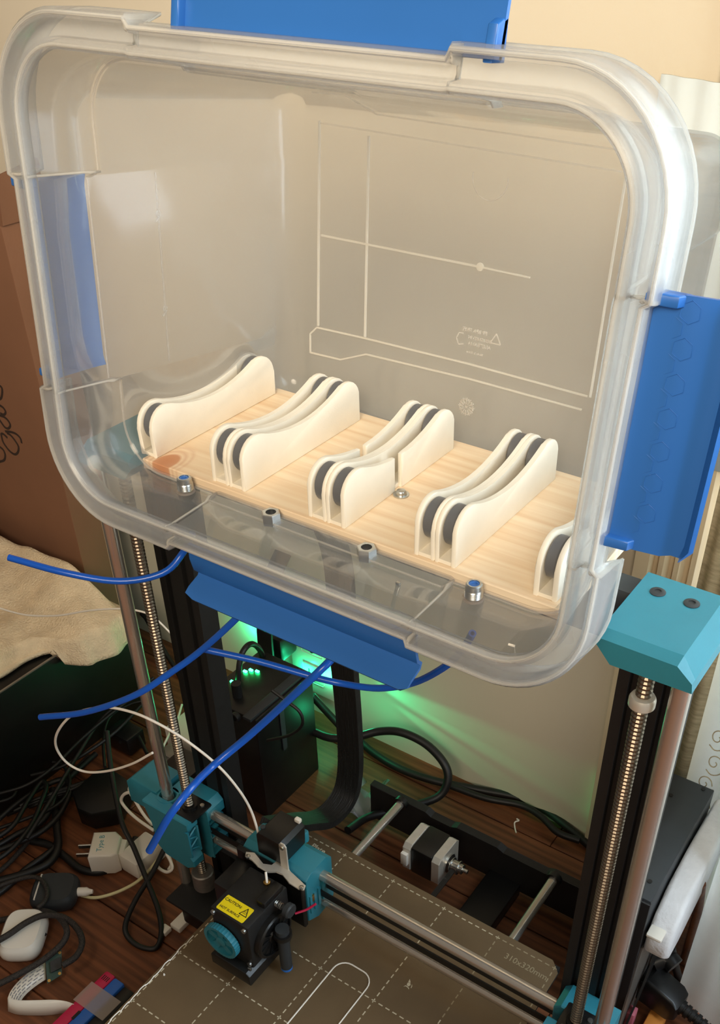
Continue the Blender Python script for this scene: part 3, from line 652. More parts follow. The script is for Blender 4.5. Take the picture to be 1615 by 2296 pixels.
# left end: front arm with lattice, rear arm, motor block
def end_block(sx, xr):
    X = lambda d: xr+sx*d
    bm = new()
    f = [(-.009, .088), (-.009, .084), (.0, .0600), (.0, .030), (.010, .020), (.040, .018), (.050, .026), (.050, .034), (.043, .040), (.043, .074), (.051, .080), (.051, .088)]
    pts = [(X(d), -.119, z) for d, z in f]
    prism(bm, pts, (0, .014, 0), .0010, 1)
    o = obj('x_end_bracket', bm, M_teal, PR, 30, label='teal printed bracket around rod and screw')
    bm = new(); box(bm, (X(.0435), -.1185, .042), (X(.0450), -.1055, .073))
    for k in range(4):
        z0 = .044+k*.0075; a, b = ((X(.0445), -.118, z0), (X(.0445), -.106, z0+.0065)) if k % 2 else ((X(.0445), -.106, z0), (X(.0445), -.118, z0+.0065))
        tube(bm, [(a[0]+sx*.0030, a[1], a[2]), (b[0]+sx*.0030, b[1], b[2])], .0010, 4, smooth=False)
    for y in (-.1182, -.1058): box(bm, (X(.0440), y-.0010, .040), (X(.0495), y+.0010, .075))
    obj('lattice', bm, M_teal, o, 30)
    bm = new(); prism(bm, [(X(d), -.093, z) for d, z in ((.004, .0885), (.004, .026), (.030, .012), (.046, .012), (.051, .020), (.051, .032), (.046, .037), (.046, .064), (.052, .070), (.052, .082), (.046, .0885))], (0, .024, 0), .0010, 1)
    obj('rod_clamp', bm, M_teal, o, 30)
    bm = new()
    for z in (.020, .030, .044, .054, .064): box(bm, (X(.0465), -.0925, z-.0008), (X(.0515), -.072, z+.0008))
    box(bm, (X(.0468), -.0932, .016), (X(.0515), -.0918, .070)); obj('lattice', bm, M_teal, o, 30)
    # sleeve round the Z rod
    bm = new(); xr_ = -.078 if sx > 0 else .380; n = 28; rs = []
    for r, z in ((.0108, .020), (.0108, .0885), (.0086, .0885), (.0086, .0800), (.0062, .0800)):
        rs.append([bm.verts.new((xr_+r*cos(2*pi*k/n), -.1+r*sin(2*pi*k/n), z)) for k in range(n)])
    for a, b in zip(rs, rs[1:]):
        for k in range(n): bm.faces.new((a[k], a[(k+1) % n], b[(k+1) % n], b[k]))
    bmesh.ops.recalc_face_normals(bm, faces=bm.faces); obj('bearing_sleeve', bm, M_teal, o, 40)
    xs = -.049 if sx > 0 else .360
    bm = new(); box(bm, (xs-.013, -.1135, .0850), (xs+.0150, -.0845, .0890), .002); lathe(bm, [(.0075, 0), (.0075, .004), (.0050, .004)], (xs, -.1, .0889), (0, 0, 1), 20); nt_ = obj('screw_nut', bm, M_black2, o, 40, label='black nut plate')
    for dx, dy in ((.009, .008), (-.007, -.009)):
        bm = new(); lathe(bm, [(.0022, 0), (.0022, .0012), (.0012, .0012)], (xs+dx, -.1+dy, .089), (0, 0, 1), 12); obj('screw_head', bm, M_steel, o, 40)
    return o
L1 = end_block(1, -.086)
end_block(-1, .390)
bm = new(); prism(bm, [(-.128, -.108, .058), (-.128, -.108, .086), (-.123, -.105, .0905), (-.088, -.105, .0905), (-.086, -.108, .0600)], (0, .034, 0), .0015, 2); obj('motor_mount', bm, M_teal, L1, 30)
bm = new(); box(bm, (-.128, -.070, .020), (-.090, -.030, .072), .003); obj('x_motor', bm, M_black2, PR, 40)
pbox('wire_clip', (-.052, -.078, .006), (-.020, -.064, .026), M_dark, .001, L1)

# extruder carriage
EXT = obj('extruder', (lambda b: (box(b, (.046, -.176, .030), (.089, -.122, .0885), .0018), b)[1])(new()), M_black, PR, 40, label='black extruder box with a yellow caution sticker')
bm = new(); prism(bm, [(.099, -.108, .030), (.099, -.108, .086), (.099, -.100, .0915), (.099, -.078, .0915), (.099, -.070, .084), (.099, -.070, .030), (.099, -.074, .024), (.099, -.094, .022)], (-.075, 0, 0), .0012, 2)
car = obj('carriage_body', bm, M_teal, PR, 30, label='teal carriage body on the X rods')
bm = new()
for y in (-.106, -.100, -.094, -.088): box(bm, (.0985, y, .040), (.1005, y+.003, .064))
obj('belt_clamp', bm, M_teal, car, 30)
bm = new(); box(bm, (.0988, -.104, .054), (.1004, -.099, .062)); obj('clip_slot', bm, M_brass, car, 30)
bm = new(); lathe(bm, [(.0040, 0), (.0040, .010), (.0025, .012)], (.070, -.072, .0910), (0, 0, 1), 14); obj('cable_peg', bm, M_teal, car, 40)
bm = new(); prism(bm, [(.022, -.114, .026), (.098, -.114, .026), (.098, -.114, .084), (.090, -.114, .0895), (.022, -.114, .0895)], (0, .0055, 0), .0008, 1); obj('front_plate', bm, M_black2, car, 30)
bm = new(); prism(bm, [(.0445, -.1085, .0930), (.0735, -.1085, .0930), (.0750, -.1085, .1170), (.0710, -.1085, .1210), (.0475, -.1085, .1210), (.0445, -.1170+.0085, .1170)], (0, .033, 0), .0012, 2); fs = obj('filament_sensor', bm, M_black2, PR, 30)
bm = new(); box(bm, (.0660, -.0800, .1205), (.0720, -.0755, .1250), .001); obj('sensor_plug', bm, M_wplas, fs, 40)
bm = new(); cyl(bm, (.0470, -.1010, .1205), (.0470, -.1010, .1222), .0024, 14); obj('inlet_bush', bm, M_dark, fs, 40)
# silver latch bracket across the front of the carriage
bm = new()
zz = .0905
out = [(0.0343,-0.1139,0.0905), (0.0418,-0.1102,0.0905), (0.0566,-0.1164,0.0905), (0.0643,-0.1131,0.0905), (0.0651,-0.1046,0.0905), (0.0648,-0.0998,0.0905), (0.0734,-0.1052,0.0905), (0.0831,-0.1096,0.0905), (0.0951,-0.1119,0.0905), (0.1036,-0.1138,0.0905), (0.1053,-0.1185,0.0905), (0.1008,-0.1204,0.0905), (0.0893,-0.1199,0.0905), (0.0784,-0.1152,0.0905), (0.0718,-0.1160,0.0905), (0.0658,-0.1212,0.0905), (0.0542,-0.1211,0.0905), (0.0452,-0.1179,0.0905), (0.0371,-0.1183,0.0905)]
prism(bm, out, (0, 0, .0018), .0004, 1)
lb = obj('latch_bracket', bm, M_silver, PR, 30, label='silver bracket across the carriage')
bm = new(); p = (0.0759,-0.1076,0.0915); prism(bm, [(p[0]-.0045, p[1], .092), (p[0]+.0045, p[1], .092), (p[0]+.0042, p[1], .122), (p[0]+.002, p[1], .125), (p[0]-.002, p[1], .125), (p[0]-.0042, p[1], .122)], (0, -.0016, 0), .0004, 1); obj('latch_arm', bm, M_silver, lb, 30)
for q in ((0.0400,-0.1176,0.0930), (0.1023,-0.1182,0.0930)):
    bm = new(); lathe(bm, [(.0022, -.0012), (.0022, .0006), (.0014, .0010)], q, (0, 0, 1), 12); obj('screw_head', bm, M_steel, lb, 40)
bm = new(); lathe(bm, [(.0024, 0), (.0024, .0016), (.0012, .002)], (p[0], p[1]-.0016, .1205), (0, -1, 0), 12); obj('screw_head', bm, M_steel, lb, 40)
bm = new(); tube(bm, [(0.0677,-0.1250,0.0976), (0.0726,-0.1300,0.0907)], .0011, 6, smooth=False); obj('filament_stub', bm, M_fil, EXT, 60)
bm = new(); q = (0.0715,-0.1289,0.0888); lathe(bm, [(.0032, 0), (.0032, .0022), (.0018, .0030)], (q[0], q[1], .0885), (0, 0, 1), 14); obj('brass_inlet', bm, M_brass, EXT, 40)
pbox('extruder_motor', (.026, -.152, .040), (.0455, -.116, .083), M_black2, .003, EXT)
pbox('idler_arm', (.0785, -.152, .0886), (.0885, -.126, .0955), M_black2, .0015, EXT)
bm = new()
for k in range(24):
    a0, a1 = k/24*6*2*pi, (k+1)/24*6*2*pi
tube(bm, [(.0885+k*.00022, -.138+.0028*cos(k*.9), .0830+.0028*sin(k*.9)) for k in range(36)], .0005, 5, 2); obj('tension_spring', bm, M_steel, EXT, 60)
bm = new(); lathe(bm, [(.0030, 0), (.0030, .004), (.0068, .004), (.0070, .0085), (.0060, .0100)], (.0965, -.138, .0830), (1, 0, 0), 20); obj('thumb_nut', bm, M_dark, EXT, 30)
bm = new(); q = (.0662, -.1658, .0886); prism(bm, [(q[0]+a*.0152, q[1]+b*.0082, .0886) for a, b in ((-1, -.85), (-.95, -1), (.95, -1), (1, -.85), (1, .85), (.95, 1), (-.95, 1), (-1, .85))], (0, 0, .0003)); st = obj('caution_sticker', bm, M_yellow, EXT, 30, label='yellow caution sticker')
bm = new()
text_bm(bm, 'CAUTION:', frame((q[0]-.0050, q[1]+.0038, .08895), (1, 0, 0), (0, 1, 0)), .0040, .00002, True)
text_bm(bm, 'HOT SURFACE', frame((q[0]-.0024, q[1]-.0046, .08895), (1, 0, 0), (0, 1, 0)), .0034, .00002, True)
tri = [(q[0]+.0062, q[1]-.0018), (q[0]+.0138, q[1]-.0018), (q[0]+.0100, q[1]+.0060)]
for (a, b), (c_, d) in zip(tri, tri[1:]+tri[:1]):
    v = Vector((c_-a, d-b)).normalized()*.0003; n_ = Vector((-v.y, v.x)).normalized()*.0004
    bm.faces.new([bm.verts.new((x, y, .08895)) for x, y in ((a-v.x+n_.x, b-v.y+n_.y), (a-v.x-n_.x, b-v.y-n_.y), (c_+v.x-n_.x, d+v.y-n_.y), (c_+v.x+n_.x, d+v.y+n_.y))])
for dx in (-.0012, 0, .0012):
    bm.faces.new([bm.verts.new((q[0]+.0100+dx+a, q[1]+b, .08895)) for a, b in ((-.0002, .0008), (.0002, .0008), (.0004, .0018), (.0002, .0034), (-.0002, .0034), (0, .0018))])
bm.faces.new([bm.verts.new((q[0]+.0100+a, q[1]+b, .08895)) for a, b in ((-.0018, 0), (.0018, 0), (.0018, .0004), (-.0018, .0004))])
obj('sticker_lettering', bm, M_ink, st, 180)
# teal gear wheel on the front of the box
gc = Vector((.0585, -.177, .0535)); GR = .0182
bm = new(); n = 72; rs = []
for r, y in ((GR-.004, 0), (GR, 0), (GR, -.0062), (GR-.0030, -.0062), (GR-.0030, -.0030)):
    rs.append([bm.verts.new(gc+Vector(((r+(.0005 if (k % 2 and r == GR) else 0))*cos(2*pi*k/n), y, (r+(.0005 if (k % 2 and r == GR) else 0))*sin(2*pi*k/n)))) for k in range(n)])
rs.append(rs[0])
for a, b in zip(rs, rs[1:]):
    for k in range(n): bm.faces.new((a[k], a[(k+1) % n], b[(k+1) % n], b[k]))
for k in range(5):
    a = k*2*pi/5+.3; d = Vector((cos(a), 0, sin(a))); t_ = Vector((-sin(a), 0, cos(a)))
    prism(bm, [gc+d*.004+t_*.0026+Vector((0, -.0042, 0)), gc+d*(GR-.0026)+t_*.0042+Vector((0, -.0042, 0)), gc+d*(GR-.0026)-t_*.0042+Vector((0, -.0042, 0)), gc+d*.004-t_*.0026+Vector((0, -.0042, 0))], (0, .0040, 0))
lathe(bm, [(.0055, 0), (.0055, .0050), (.0040, .0056)], gc, (0, -1, 0), 24)
obj('gear_wheel', bm, M_teal, EXT, 30, label='teal spoked gear wheel')
for x, z in ((.0500, .0845), (.0850, .0840), (.0855, .0360), (.0490, .0340)):
    bm = new(); lathe(bm, [(.0024, 0), (.0024, .0018), (.0012, .0018)], (x, -.1762, z), (0, -1, 0), 12); obj('screw_head', bm, M_steel, EXT, 40)
bm = new(); prism(bm, [(.044, -.184, .0140), (.090, -.184, .0140), (.090, -.184, .0270), (.086, -.184, .0300), (.050, -.184, .0300), (.044, -.184, .0260)], (0, .058, 0), .0012, 2); hd = obj('heat_shroud', bm, M_black2, EXT, 30)
for x in (.048, .086):
    bm = new(); cyl(bm, (x, -.178, .0140), (x, -.178, .0325), .0018, 10); obj('standoff_screw', bm, M_steel, hd, 40)
bm = new(); lathe(bm, [(.0035, 0), (.0035, .006), (.0008, .012)], (.068, -.152, .0140), (0, 0, -1), 14); obj('nozzle', bm, M_brass, hd, 30)
# round blower on the right of the box, probe
bm = new(); lathe(bm, [(.0225, 0), (.0225, .009), (.0215, .0105), (.0195, .0105), (.0190, .0080)], (.0855, -.150, .0540), (1, 0, 0), 40); bl = obj('blower_fan', bm, M_black2, EXT, 30)
bm = new(); lathe(bm, [(.0185, .0081), (.0185, .0084)], (.0855, -.150, .0540), (1, 0, 0), 32); lathe(bm, [(.008, .0084), (.007, .0100)], (.0855, -.150, .0540), (1, 0, 0), 20)
for k in range(14):
    a = k*2*pi/14; d = Vector((0, cos(a), sin(a))); c0 = Vector((.0938, -.150, .054)); prism(bm, [c0+d*.0085, c0+d*.0180+Vector((0, -sin(a), cos(a)))*.003, c0+d*.0180+Vector((0, -sin(a), cos(a)))*.0036, c0+d*.0085+Vector((0, -sin(a), cos(a)))*.0006], (.0015, 0, 0))
obj('fan_rotor', bm, M_black2, bl, 30)
bm = new(); lathe(bm, [(.0055, 0), (.0055, .0450), (.0062, .0452), (.0062, .0560)], (.1015, -.1475, .0105), (0, 0, 1), 22); pb = obj('level_probe', bm, M_dark, EXT, 40)
bm = new(); lathe(bm, [(.0055, 0), (.0055, .0022), (.0050, .0030)], (.1015, -.1475, .0075), (0, 0, 1), 22); obj('probe_tip', bm, M_blue, pb, 40, label='blue probe tip')
bm = new(); lathe(bm, [(.0085, 0), (.0085, .0050), (.0062, .0050)], (.1015, -.1475, .0560), (0, 0, 1), 20); box(bm, (.088, -.152, .0555), (.1035, -.142, .0605), .001); obj('probe_holder', bm, M_black2, pb, 40)
bm = new(); tube(bm, [(.098, -.125, .060), (.106, -.118, .064), (.112, -.112, .070)], .0012, 6); obj('red_wire', bm, M_red, EXT, 60)

# flat black cable sleeve: up from behind the extruder to the beam
M_sleeve = mat('black_cable_sleeve', '0d0d0c', 0.6, var=0.5, vscale=40, bump=0.5, bscale=60, stretch=(14, 1, 1))
bm = new(); ribbon(bm, [(.030, -.072, .0850), (.028, -.030, .050), (.026, .012, .016), (.027, .044, .020), (.0285, .055, .055), (.0295, .055, .12), (.030, .050, .22), (.030, .046, .33), (.030, .0, .43)], .0275, .008, (1, 0, 0), 8)
rbs = obj('cable_sleeve', bm, M_sleeve, None, 40); tag(rbs, 'wide black braided cable sleeve rising behind the gantry under the tub', 'cable sleeve')
bm = new(); random.seed(9)
for k in range(90):
    x = random.uniform(.0155, .0405); z = .030+.055*random.random()**1.3; y = .0500 if z > .050 else .0500-(.050-z)*.25
    bm.faces.new([bm.verts.new((x+a*.0004, y-.0002, z+b*.0003)) for a, b in ((-1, -1), (1, -1), (1, 1), (-1, 1))])
obj('braid_glints', bm, M_steel, rbs, 180, stuff=True)  # highlights on the braid laid on as tiny bright quads
# power box behind the right post
PB = obj('power_box', (lambda b: (box(b, (.318, .032, -.105), (.3665, .190, .1010), .0010), b)[1])(new()), M_dark, PR, 40, label='dark grey power supply box')
for q in ((.334, .160), (.357, .185), (.357, .052)):
    bm = new(); lathe(bm, [(.0022, 0), (.0022, .0006), (.0010, .0006)], (q[0], q[1], .1011), (0, 0, 1), 12); obj('screw_head', bm, M_black2, PB, 40)
bm = new(); box(bm, (.322, .0290, -.105), (.3672, .0325, .0990), .0008); obj('end_cover', bm, M_black, PB, 40)
bm = new(); prism(bm, [(.3668, .020, -.105), (.3668, .150, -.105), (.3668, .120, -.010), (.3668, .038, .028)], (.0016, 0, 0)); obj('side_plate', bm, M_alu, PB, 30)

# ------------------------------------------------------------------ behind the printer: black box, outlet, green lights
TW = thing('electronics_box', 'black electronics box standing on the floor behind the left frame post', 'electronics box', (-0.125, 0.11, ZF))
bm = new(); box(bm, (-.188, .062, ZF), (-.108, .165, .047), .0015); obj('case_body', bm, M_black2, TW, 40)
bm = new(); box(bm, (-.1225, .056, .0475), (-.1105, .160, .0520), .0008); obj('top_rail', bm, M_dark, TW, 40, label='dark grey rail on top of the black box')
bm = new(); lathe(bm, [(.0055, 0), (.0060, .001), (.0060, .006), (.0040, .006), (.0040, .002)], (-.130, .0560, .0490), (0, -1, 0), 18); obj('round_socket', bm, M_black, TW, 40)
bm = new(); box(bm, (-.1075, .100, -.03), (-.1060, .108, .04), .0005, 1); obj('side_strip', bm, M_dark, TW, 40)
for q in ((-0.1752,0.0986,0.0475), (-0.1750,0.1215,0.0475), (-0.1708,0.1272,0.0475), (-0.1630,0.1295,0.0475)):
    bm = new(); box(bm, (q[0]-.0026, q[1]-.0016, .0470), (q[0]+.0026, q[1]+.0016, .0490), .0004, 1); obj('status_light', bm, M_led, TW, 40, label='lit green status light')
bm = new(); q = (-0.1540,0.0837,0.0470); cyl(bm, (q[0], q[1], .047), (q[0], q[1], .066), .0060, 14); obj('power_jack', bm, M_black, TW, 40)
bm = new(); tube(bm, [(-0.1700,0.1000,0.0344),(-0.1716,0.1086,0.0621),(-0.1737,0.1171,0.0755),(-0.1747,0.1286,0.0809),(-0.1774,0.1414,0.0754),(-0.1784,0.1521,0.0618),(-0.1789,0.1586,0.0435),(-0.1813,0.1650,0.0189)], .0036, 10); tag(obj('arched_cable', bm, M_cable, None, 60), 'black cable arching out of the box with the green lights', 'cable')
WO = thing('wall_outlet', 'cream wall outlet washed in green light low on the back wall', 'wall outlet', (-.174, YW, -.02))
bm = new(); box(bm, (-.212, YW-.0055, -.078), (-.136, YW, .042), .003); obj('cover_plate', bm, M_wplas, WO, 40)
for zc in (.006, -.042):
    bm = new(); box(bm, (-.191, YW-.0075, zc-.015), (-.157, YW-.0054, zc+.015), .002); sk = obj('socket_face', bm, M_wplas, WO, 40)
    for dx, h in ((-.0065, .0045), (.0065, .0038)):
        bm = new(); box(bm, (-.174+dx-.0011, YW-.0080, zc+.003-h), (-.174+dx+.0011, YW-.0074, zc+.003+h)); obj('slot', bm, M_black, sk, 40)
    bm = new(); lathe(bm, [(.0026, 0), (.0026, .0005)], (-.174, YW-.0074, zc-.009), (0, -1, 0), 14); obj('slot', bm, M_black, sk, 40)
bm = new(); box(bm, (-.228, YW-.042, -.010), (-.196, YW-.0085, .026), .004); tube(bm, [(-.212, YW-.030, -.010), (-.212, YW-.030, -.04), (-.215, YW-.04, -.10)], .004, 8); tag(obj('power_plug', bm, M_black2, None, 40), 'black power adapter plugged in at the left of the green lit wall outlet', 'plug')
bm = new(); ribbon(bm, [(-.214, .2515, .132), (-.214, .236, .118), (-.214, .212, .09), (-.214, .203, .04), (-.212, .200, -.02), (-.210, .2, -.10)], .024, .003, (1, 0, 0)); tag(obj('flat_cable', bm, M_cable, None, 60), 'flat black cable hanging in front of the wall left of the outlet', 'cable')
def lamp(name, loc, e, col, r=.004, aim=None, ang=60, blend=.5):
    d = bpy.data.lights.new(name, 'SPOT' if aim else 'POINT'); d.energy = e; d.color = col; d.shadow_soft_size = r
    o = bpy.data.objects.new(name, d); C.objects.link(o); o.location = loc
    if aim: d.spot_size = radians(ang); d.spot_blend = blend; o.rotation_euler = (Vector(aim)-Vector(loc)).to_track_quat('-Z', 'Y').to_euler()
GREEN = (.02, .9, .36)
lamp('green_led_lamp', (-.150, .238, -.035), .07, GREEN)
lamp('green_led_lamp', (-.060, .205, -.045), .05, GREEN, .01)
lamp('green_led_lamp', (-.185, .236, -.040), .05, GREEN)
lamp('green_led_lamp', (-.275, .232, -.012), .11, GREEN)
lamp('green_led_lamp', (-.140, .238, -.010), 2.6, GREEN, .002, (.06, YW, -.028), 17, .8)
lamp('green_led_lamp', (-.140, .238, -.012), 2.2, GREEN, .002, (.06, YW, -.072), 9, .7)
lamp('green_led_lamp', (-.140, .238, -.012), 1.6, GREEN, .002, (.08, YW, -.045), 5, .7)

# ------------------------------------------------------------------ left: cabinet, towel, cardboard box
bm = new(); box(bm, (-1.2, -.60, ZF), (-.385, .125, .048), .002); tag(obj('cabinet', bm, M_black2, None, 40), 'low black cabinet at the left under the cream towel', 'cabinet')
bm = new(); box(bm, (-.3870, -.60, .0484), (-.3845, .125, .0500)); 
tag(obj('edge_strip', bm, M_alu, None, 40), 'thin pale edge strip along the black cabinet top', 'edge strip')
def sstep(a, b, x):
    t = max(0, min(1, (x-a)/(b-a))); return t*t*(3-2*t)
TE = [(-.16, -.52), (-.10, -.455), (-.05, -.408), (.007, -.392), (.04, -.354), (.072, -.332), (.10, -.345), (.125, -.375)]
def tedge(y):
    for (a, p), (b, q) in zip(TE, TE[1:]):
        if a <= y <= b: return p+(q-p)*sstep(a, b, y)
    return TE[-1][1]
bm = new(); nx, ny = 90, 60; g = []
import mathutils
for i in range(nx+1):
    row = []
    for j in range(ny+1):
        s = i/nx; t = j/ny
        y = -.150+.275*t; edge = tedge(y)+.006*sin(t*21)
        x = edge-.62*s**1.25
        nse = mathutils.noise.noise(Vector((x*9, y*9, 1.3)))*.020+mathutils.noise.noise(Vector((x*28, y*28, 4)))*.006
        h = .052+.022*sstep(0, .05, s)+.062*sstep(.02, .5, s)*(0.45+.55*sstep(.1, .9, t))+nse*sstep(0, .08, s)+.028*sin(t*7+x*14)*sstep(.05, .3, s)
        h -= .020*(1-sstep(0, .03, s))
        if t < .08: h = .054+(h-.054)*sstep(0, .08, t)
        if t > .93: h = .054+(h-.054)*(1-sstep(.93, 1, t))
        h = max(h, .0575 if x < -.380 else .036)
        row.append(bm.verts.new((x, y, h)))
    g.append(row)
for i in range(nx):
    for j in range(ny): bm.faces.new((g[i][j], g[i+1][j], g[i+1][j+1], g[i][j+1]))
bmesh.ops.recalc_face_normals(bm, faces=bm.faces)
o = obj('towel', bm, M_fleece, None, 180); md = o.modifiers.new('thickness', 'SOLIDIFY'); md.thickness = .006; md.offset = -1
tag(o, 'crumpled cream fleece towel spread on the black cabinet', 'towel')
CB = thing('cardboard_box', 'tall brown cardboard box with black script lettering, at the left wall', 'cardboard box', (-.68, .19, ZF))
bm = new(); box(bm, (-.92, .136, ZF), (-.459, .196, .505), .002); obj('box_body', bm, M_card, CB, 40)
bm = new(); prism(bm, [(-.4595, .137, .505), (-.4595, .195, .505), (-.455, .195, .560), (-.455, .140, .552)], (.003, 0, 0)); obj('box_flap', bm, M_card, CB, 40)
bm = new()
for st_ in ([(-0.5406,0.1354,0.3143), (-0.5344,0.1354,0.3136), (-0.5323,0.1354,0.3113), (-0.5342,0.1354,0.3053), (-0.5394,0.1354,0.2972), (-0.5475,0.1354,0.2929)],
            [(-0.5503,0.1354,0.2859), (-0.5453,0.1354,0.2861), (-0.5401,0.1354,0.2845), (-0.5378,0.1354,0.2799), (-0.5425,0.1354,0.2752), (-0.5496,0.1354,0.2751)],
            [(-0.5550,0.1354,0.2720), (-0.5508,0.1354,0.2719), (-0.5428,0.1354,0.2716), (-0.5373,0.1354,0.2684), (-0.5356,0.1354,0.2630), (-0.5415,0.1354,0.2573), (-0.5482,0.1354,0.2573), (-0.5539,0.1354,0.2640), (-0.5574,0.1354,0.2678)],
            [(-0.5497,0.1354,0.2512), (-0.5380,0.1354,0.2535), (-0.5281,0.1354,0.2534), (-0.5221,0.1354,0.2495), (-0.5220,0.1354,0.2429)],
            [(-0.5472,0.1354,0.2498), (-0.5400,0.1354,0.2482), (-0.5333,0.1354,0.2416), (-0.5307,0.1354,0.2351), (-0.5356,0.1354,0.2264), (-0.5435,0.1354,0.2218), (-0.5527,0.1354,0.2247), (-0.5599,0.1354,0.2331), (-0.5604,0.1354,0.2396), (-0.5594,0.1354,0.2449), (-0.5548,0.1354,0.2461), (-0.5487,0.1354,0.2428)],
            [(-0.5726,0.1354,0.2253), (-0.5695,0.1354,0.2243), (-0.5644,0.1354,0.2214), (-0.5638,0.1354,0.2147), (-0.5692,0.1354,0.2063), (-0.5816,0.1354,0.2002)]):
    tube(bm, st_, .0018, 6, 5)
for v in bm.verts: v.co.y = .1358+(v.co.y-.1354)*.12
obj('script_lettering', bm, M_cardink, CB, 60)

# ------------------------------------------------------------------ right: curtains, foam, power plug
def curtain(name, path, z0, z1, m_, amp, wl_, label, nz=3):
    P = spline([(x, y, 0) for x, y in path], 24); bm = new(); L0 = 0; cols = []
    for i, p in enumerate(P):
        t = (P[min(i+1, len(P)-1)]-P[max(i-1, 0)]).normalized(); nn = Vector((-t.y, t.x, 0))
        if i: L0 += (p-P[i-1]).length
        q = p+nn*amp*sin(L0/wl_*2*pi)
        cols.append([bm.verts.new((q.x, q.y, z0+(z1-z0)*k/nz)) for k in range(nz+1)])
    for a, b in zip(cols, cols[1:]):
        for k in range(nz): bm.faces.new((a[k], b[k], b[k+1], a[k+1]))
    bmesh.ops.recalc_face_normals(bm, faces=bm.faces)
    o = obj(name, bm, m_, None, 180); md = o.modifiers.new('thickness', 'SOLIDIFY'); md.thickness = .0012; md.offset = 0
    return tag(o, label, 'curtain')
curtain('curtain', [(.2945, .2375), (.306, .231), (.322, .226), (.331, .226)], ZF+.001, 1.4, M_shade, .0012, .018, 'narrow beige woven curtain strip hanging beside the fluted casing')
lc = curtain('curtain', [(.330, .230), (.350, .228), (.378, .224), (.392, .206), (.396, .16), (.402, .112), (.43, .100), (.47, .088), (.60, .05), (.95, .02)], ZF+.001, 1.4, M_lace, .0016, .045, 'white curtain with scroll embroidery hanging to the floor at the right')
bm = new(); nc = 30; rows = []
for i in range(nc+1):
    x = .190+.125*i/nc; rows.append([bm.verts.new((x, .2375+.0012*sin(i*1.25), z-(.006*i/nc if k == 3 else 0))) for k, z in enumerate((.40, .50, .60, .680))])
for a, b in zip(rows, rows[1:]):
    for k in range(3): bm.faces.new((a[k], b[k], b[k+1], a[k+1]))
o = obj('hanging_cloth', bm, mat('white_cotton_cloth', 'd2dadd', 0.9, var=0.02, spec=0.1), None, 180); md = o.modifiers.new('thickness', 'SOLIDIFY'); md.thickness = .003
tag(o, 'white cloth hung over the window casing, seen behind the right rim of the tub', 'cloth')
bm = new(); random.seed(11)
for st_ in ((0, 0), (.004, .030), (.001, .062), (.005, .094), (.002, .126), (.004, -.03)):
    x0, z0 = .352+st_[0], .085+st_[1]
    tube(bm, [(x0+.008*cos(a)*(1-a/9), .2100, z0+.011*sin(a)*(1-a/9)) for a in [k*.6 for k in range(13)]], .0006, 5, 3)
    tube(bm, [(x0-.006, .2105, z0-.012), (x0, .2100, z0-.016), (x0+.007, .2100, z0-.012), (x0+.010, .2100, z0-.004)], .0006, 5, 3)
obj('embroidery', bm, M_shade, lc, 60)
bm = new(); prism(bm, [(.3685, .036, .030), (.3685, .050, .012), (.3685, .075, .010), (.3685, .150, .030), (.3685, .198, .045), (.3685, .198, .085), (.3685, .120, .088), (.3685, .075, .078), (.3685, .050, .068), (.3685, .0365, .050)], (.0225, 0, 0), .005, 4)
FO = obj('foam_block', bm, M_foam, None, 60)
tag(FO, 'white packing foam strip leaning against the power supply box', 'foam')
bm = new(); box(bm, (.3695, .030, .056), (.384, .044, .060), .0015); obj('tape_tab', bm, M_wplas, FO, 40)
bm = new(); tube(bm, [(.3915, .150, ZF+.004), (.3905, .145, -.02), (.3885, .128, .040)], .0045, 8); tag(obj('wooden_stick', bm, M_floor, None, 60), 'dark brown stick standing behind the white foam by the curtain', 'stick')
PP = thing('appliance_plug', 'large black appliance plug with ribbed strain relief at the bottom right corner', 'plug', (.40, .075, ZF))
bm = new(); prism(bm, [(.372, .092, -.092), (.372, .092, -.060), (.380, .092, -.055), (.408, .086, -.060), (.414, .084, -.066), (.414, .084, -.084), (.406, .086, -.092)], (-.004, -.026, 0), .003, 2); obj('plug_body', bm, M_black2, PP, 40)
bm = new(); d = Vector((1, -.16, -.12)).normalized(); o0 = Vector((.411, .072, -.075)); pr = []
for k in range(6): pr += [(.0078-.0005*k, k*.006), (.0078-.0005*k, k*.006+.0035), (.0058-.0005*k, k*.006+.0038), (.0058-.0005*k, k*.006+.0058)]
lathe(bm, pr, o0, d, 16); obj('strain_relief', bm, M_black2, PP, 30)
bm = new(); tube(bm, [o0+d*.034, o0+d*.055, o0+d*.08+Vector((0, 0, -.012)), o0+d*.12+Vector((0, 0, -.02))], .0038, 8); obj('cord', bm, M_cable, PP, 60)
bm = new(); box(bm, (.3688, .066, -.0755), (.3725, .092, -.060), .001); tube(bm, [(.372, .090, -.055), (.382, .098, -.050), (.392, .095, -.052)], .010, 10); obj('plug_neck', bm, M_black2, PP, 40)
bm = new(); box(bm, (.368, .045, -.112), (.376, .056, -.088), .001); tag(obj('rocker_switch', bm, M_pink, None, 40), 'small pink rocker switch below the black appliance plug', 'switch')
bm = new(); box(bm, (.385, .040, -.1148), (.402, .075, -.098), .003); tag(obj('orange_block', bm, M_orange, None, 40), 'orange plastic block on the floor under the black appliance plug', 'block')
cable('power_cable', [(0.3830,0.1000,-0.0341),(0.3895,0.1225,-0.0911),(0.3989,0.1350,-0.1359),(0.4075,0.1375,-0.1702),(0.4138,0.1300,-0.1986)], .0042, M_cable, 'black power cord hanging down along the white curtain behind the plug', 'cord')
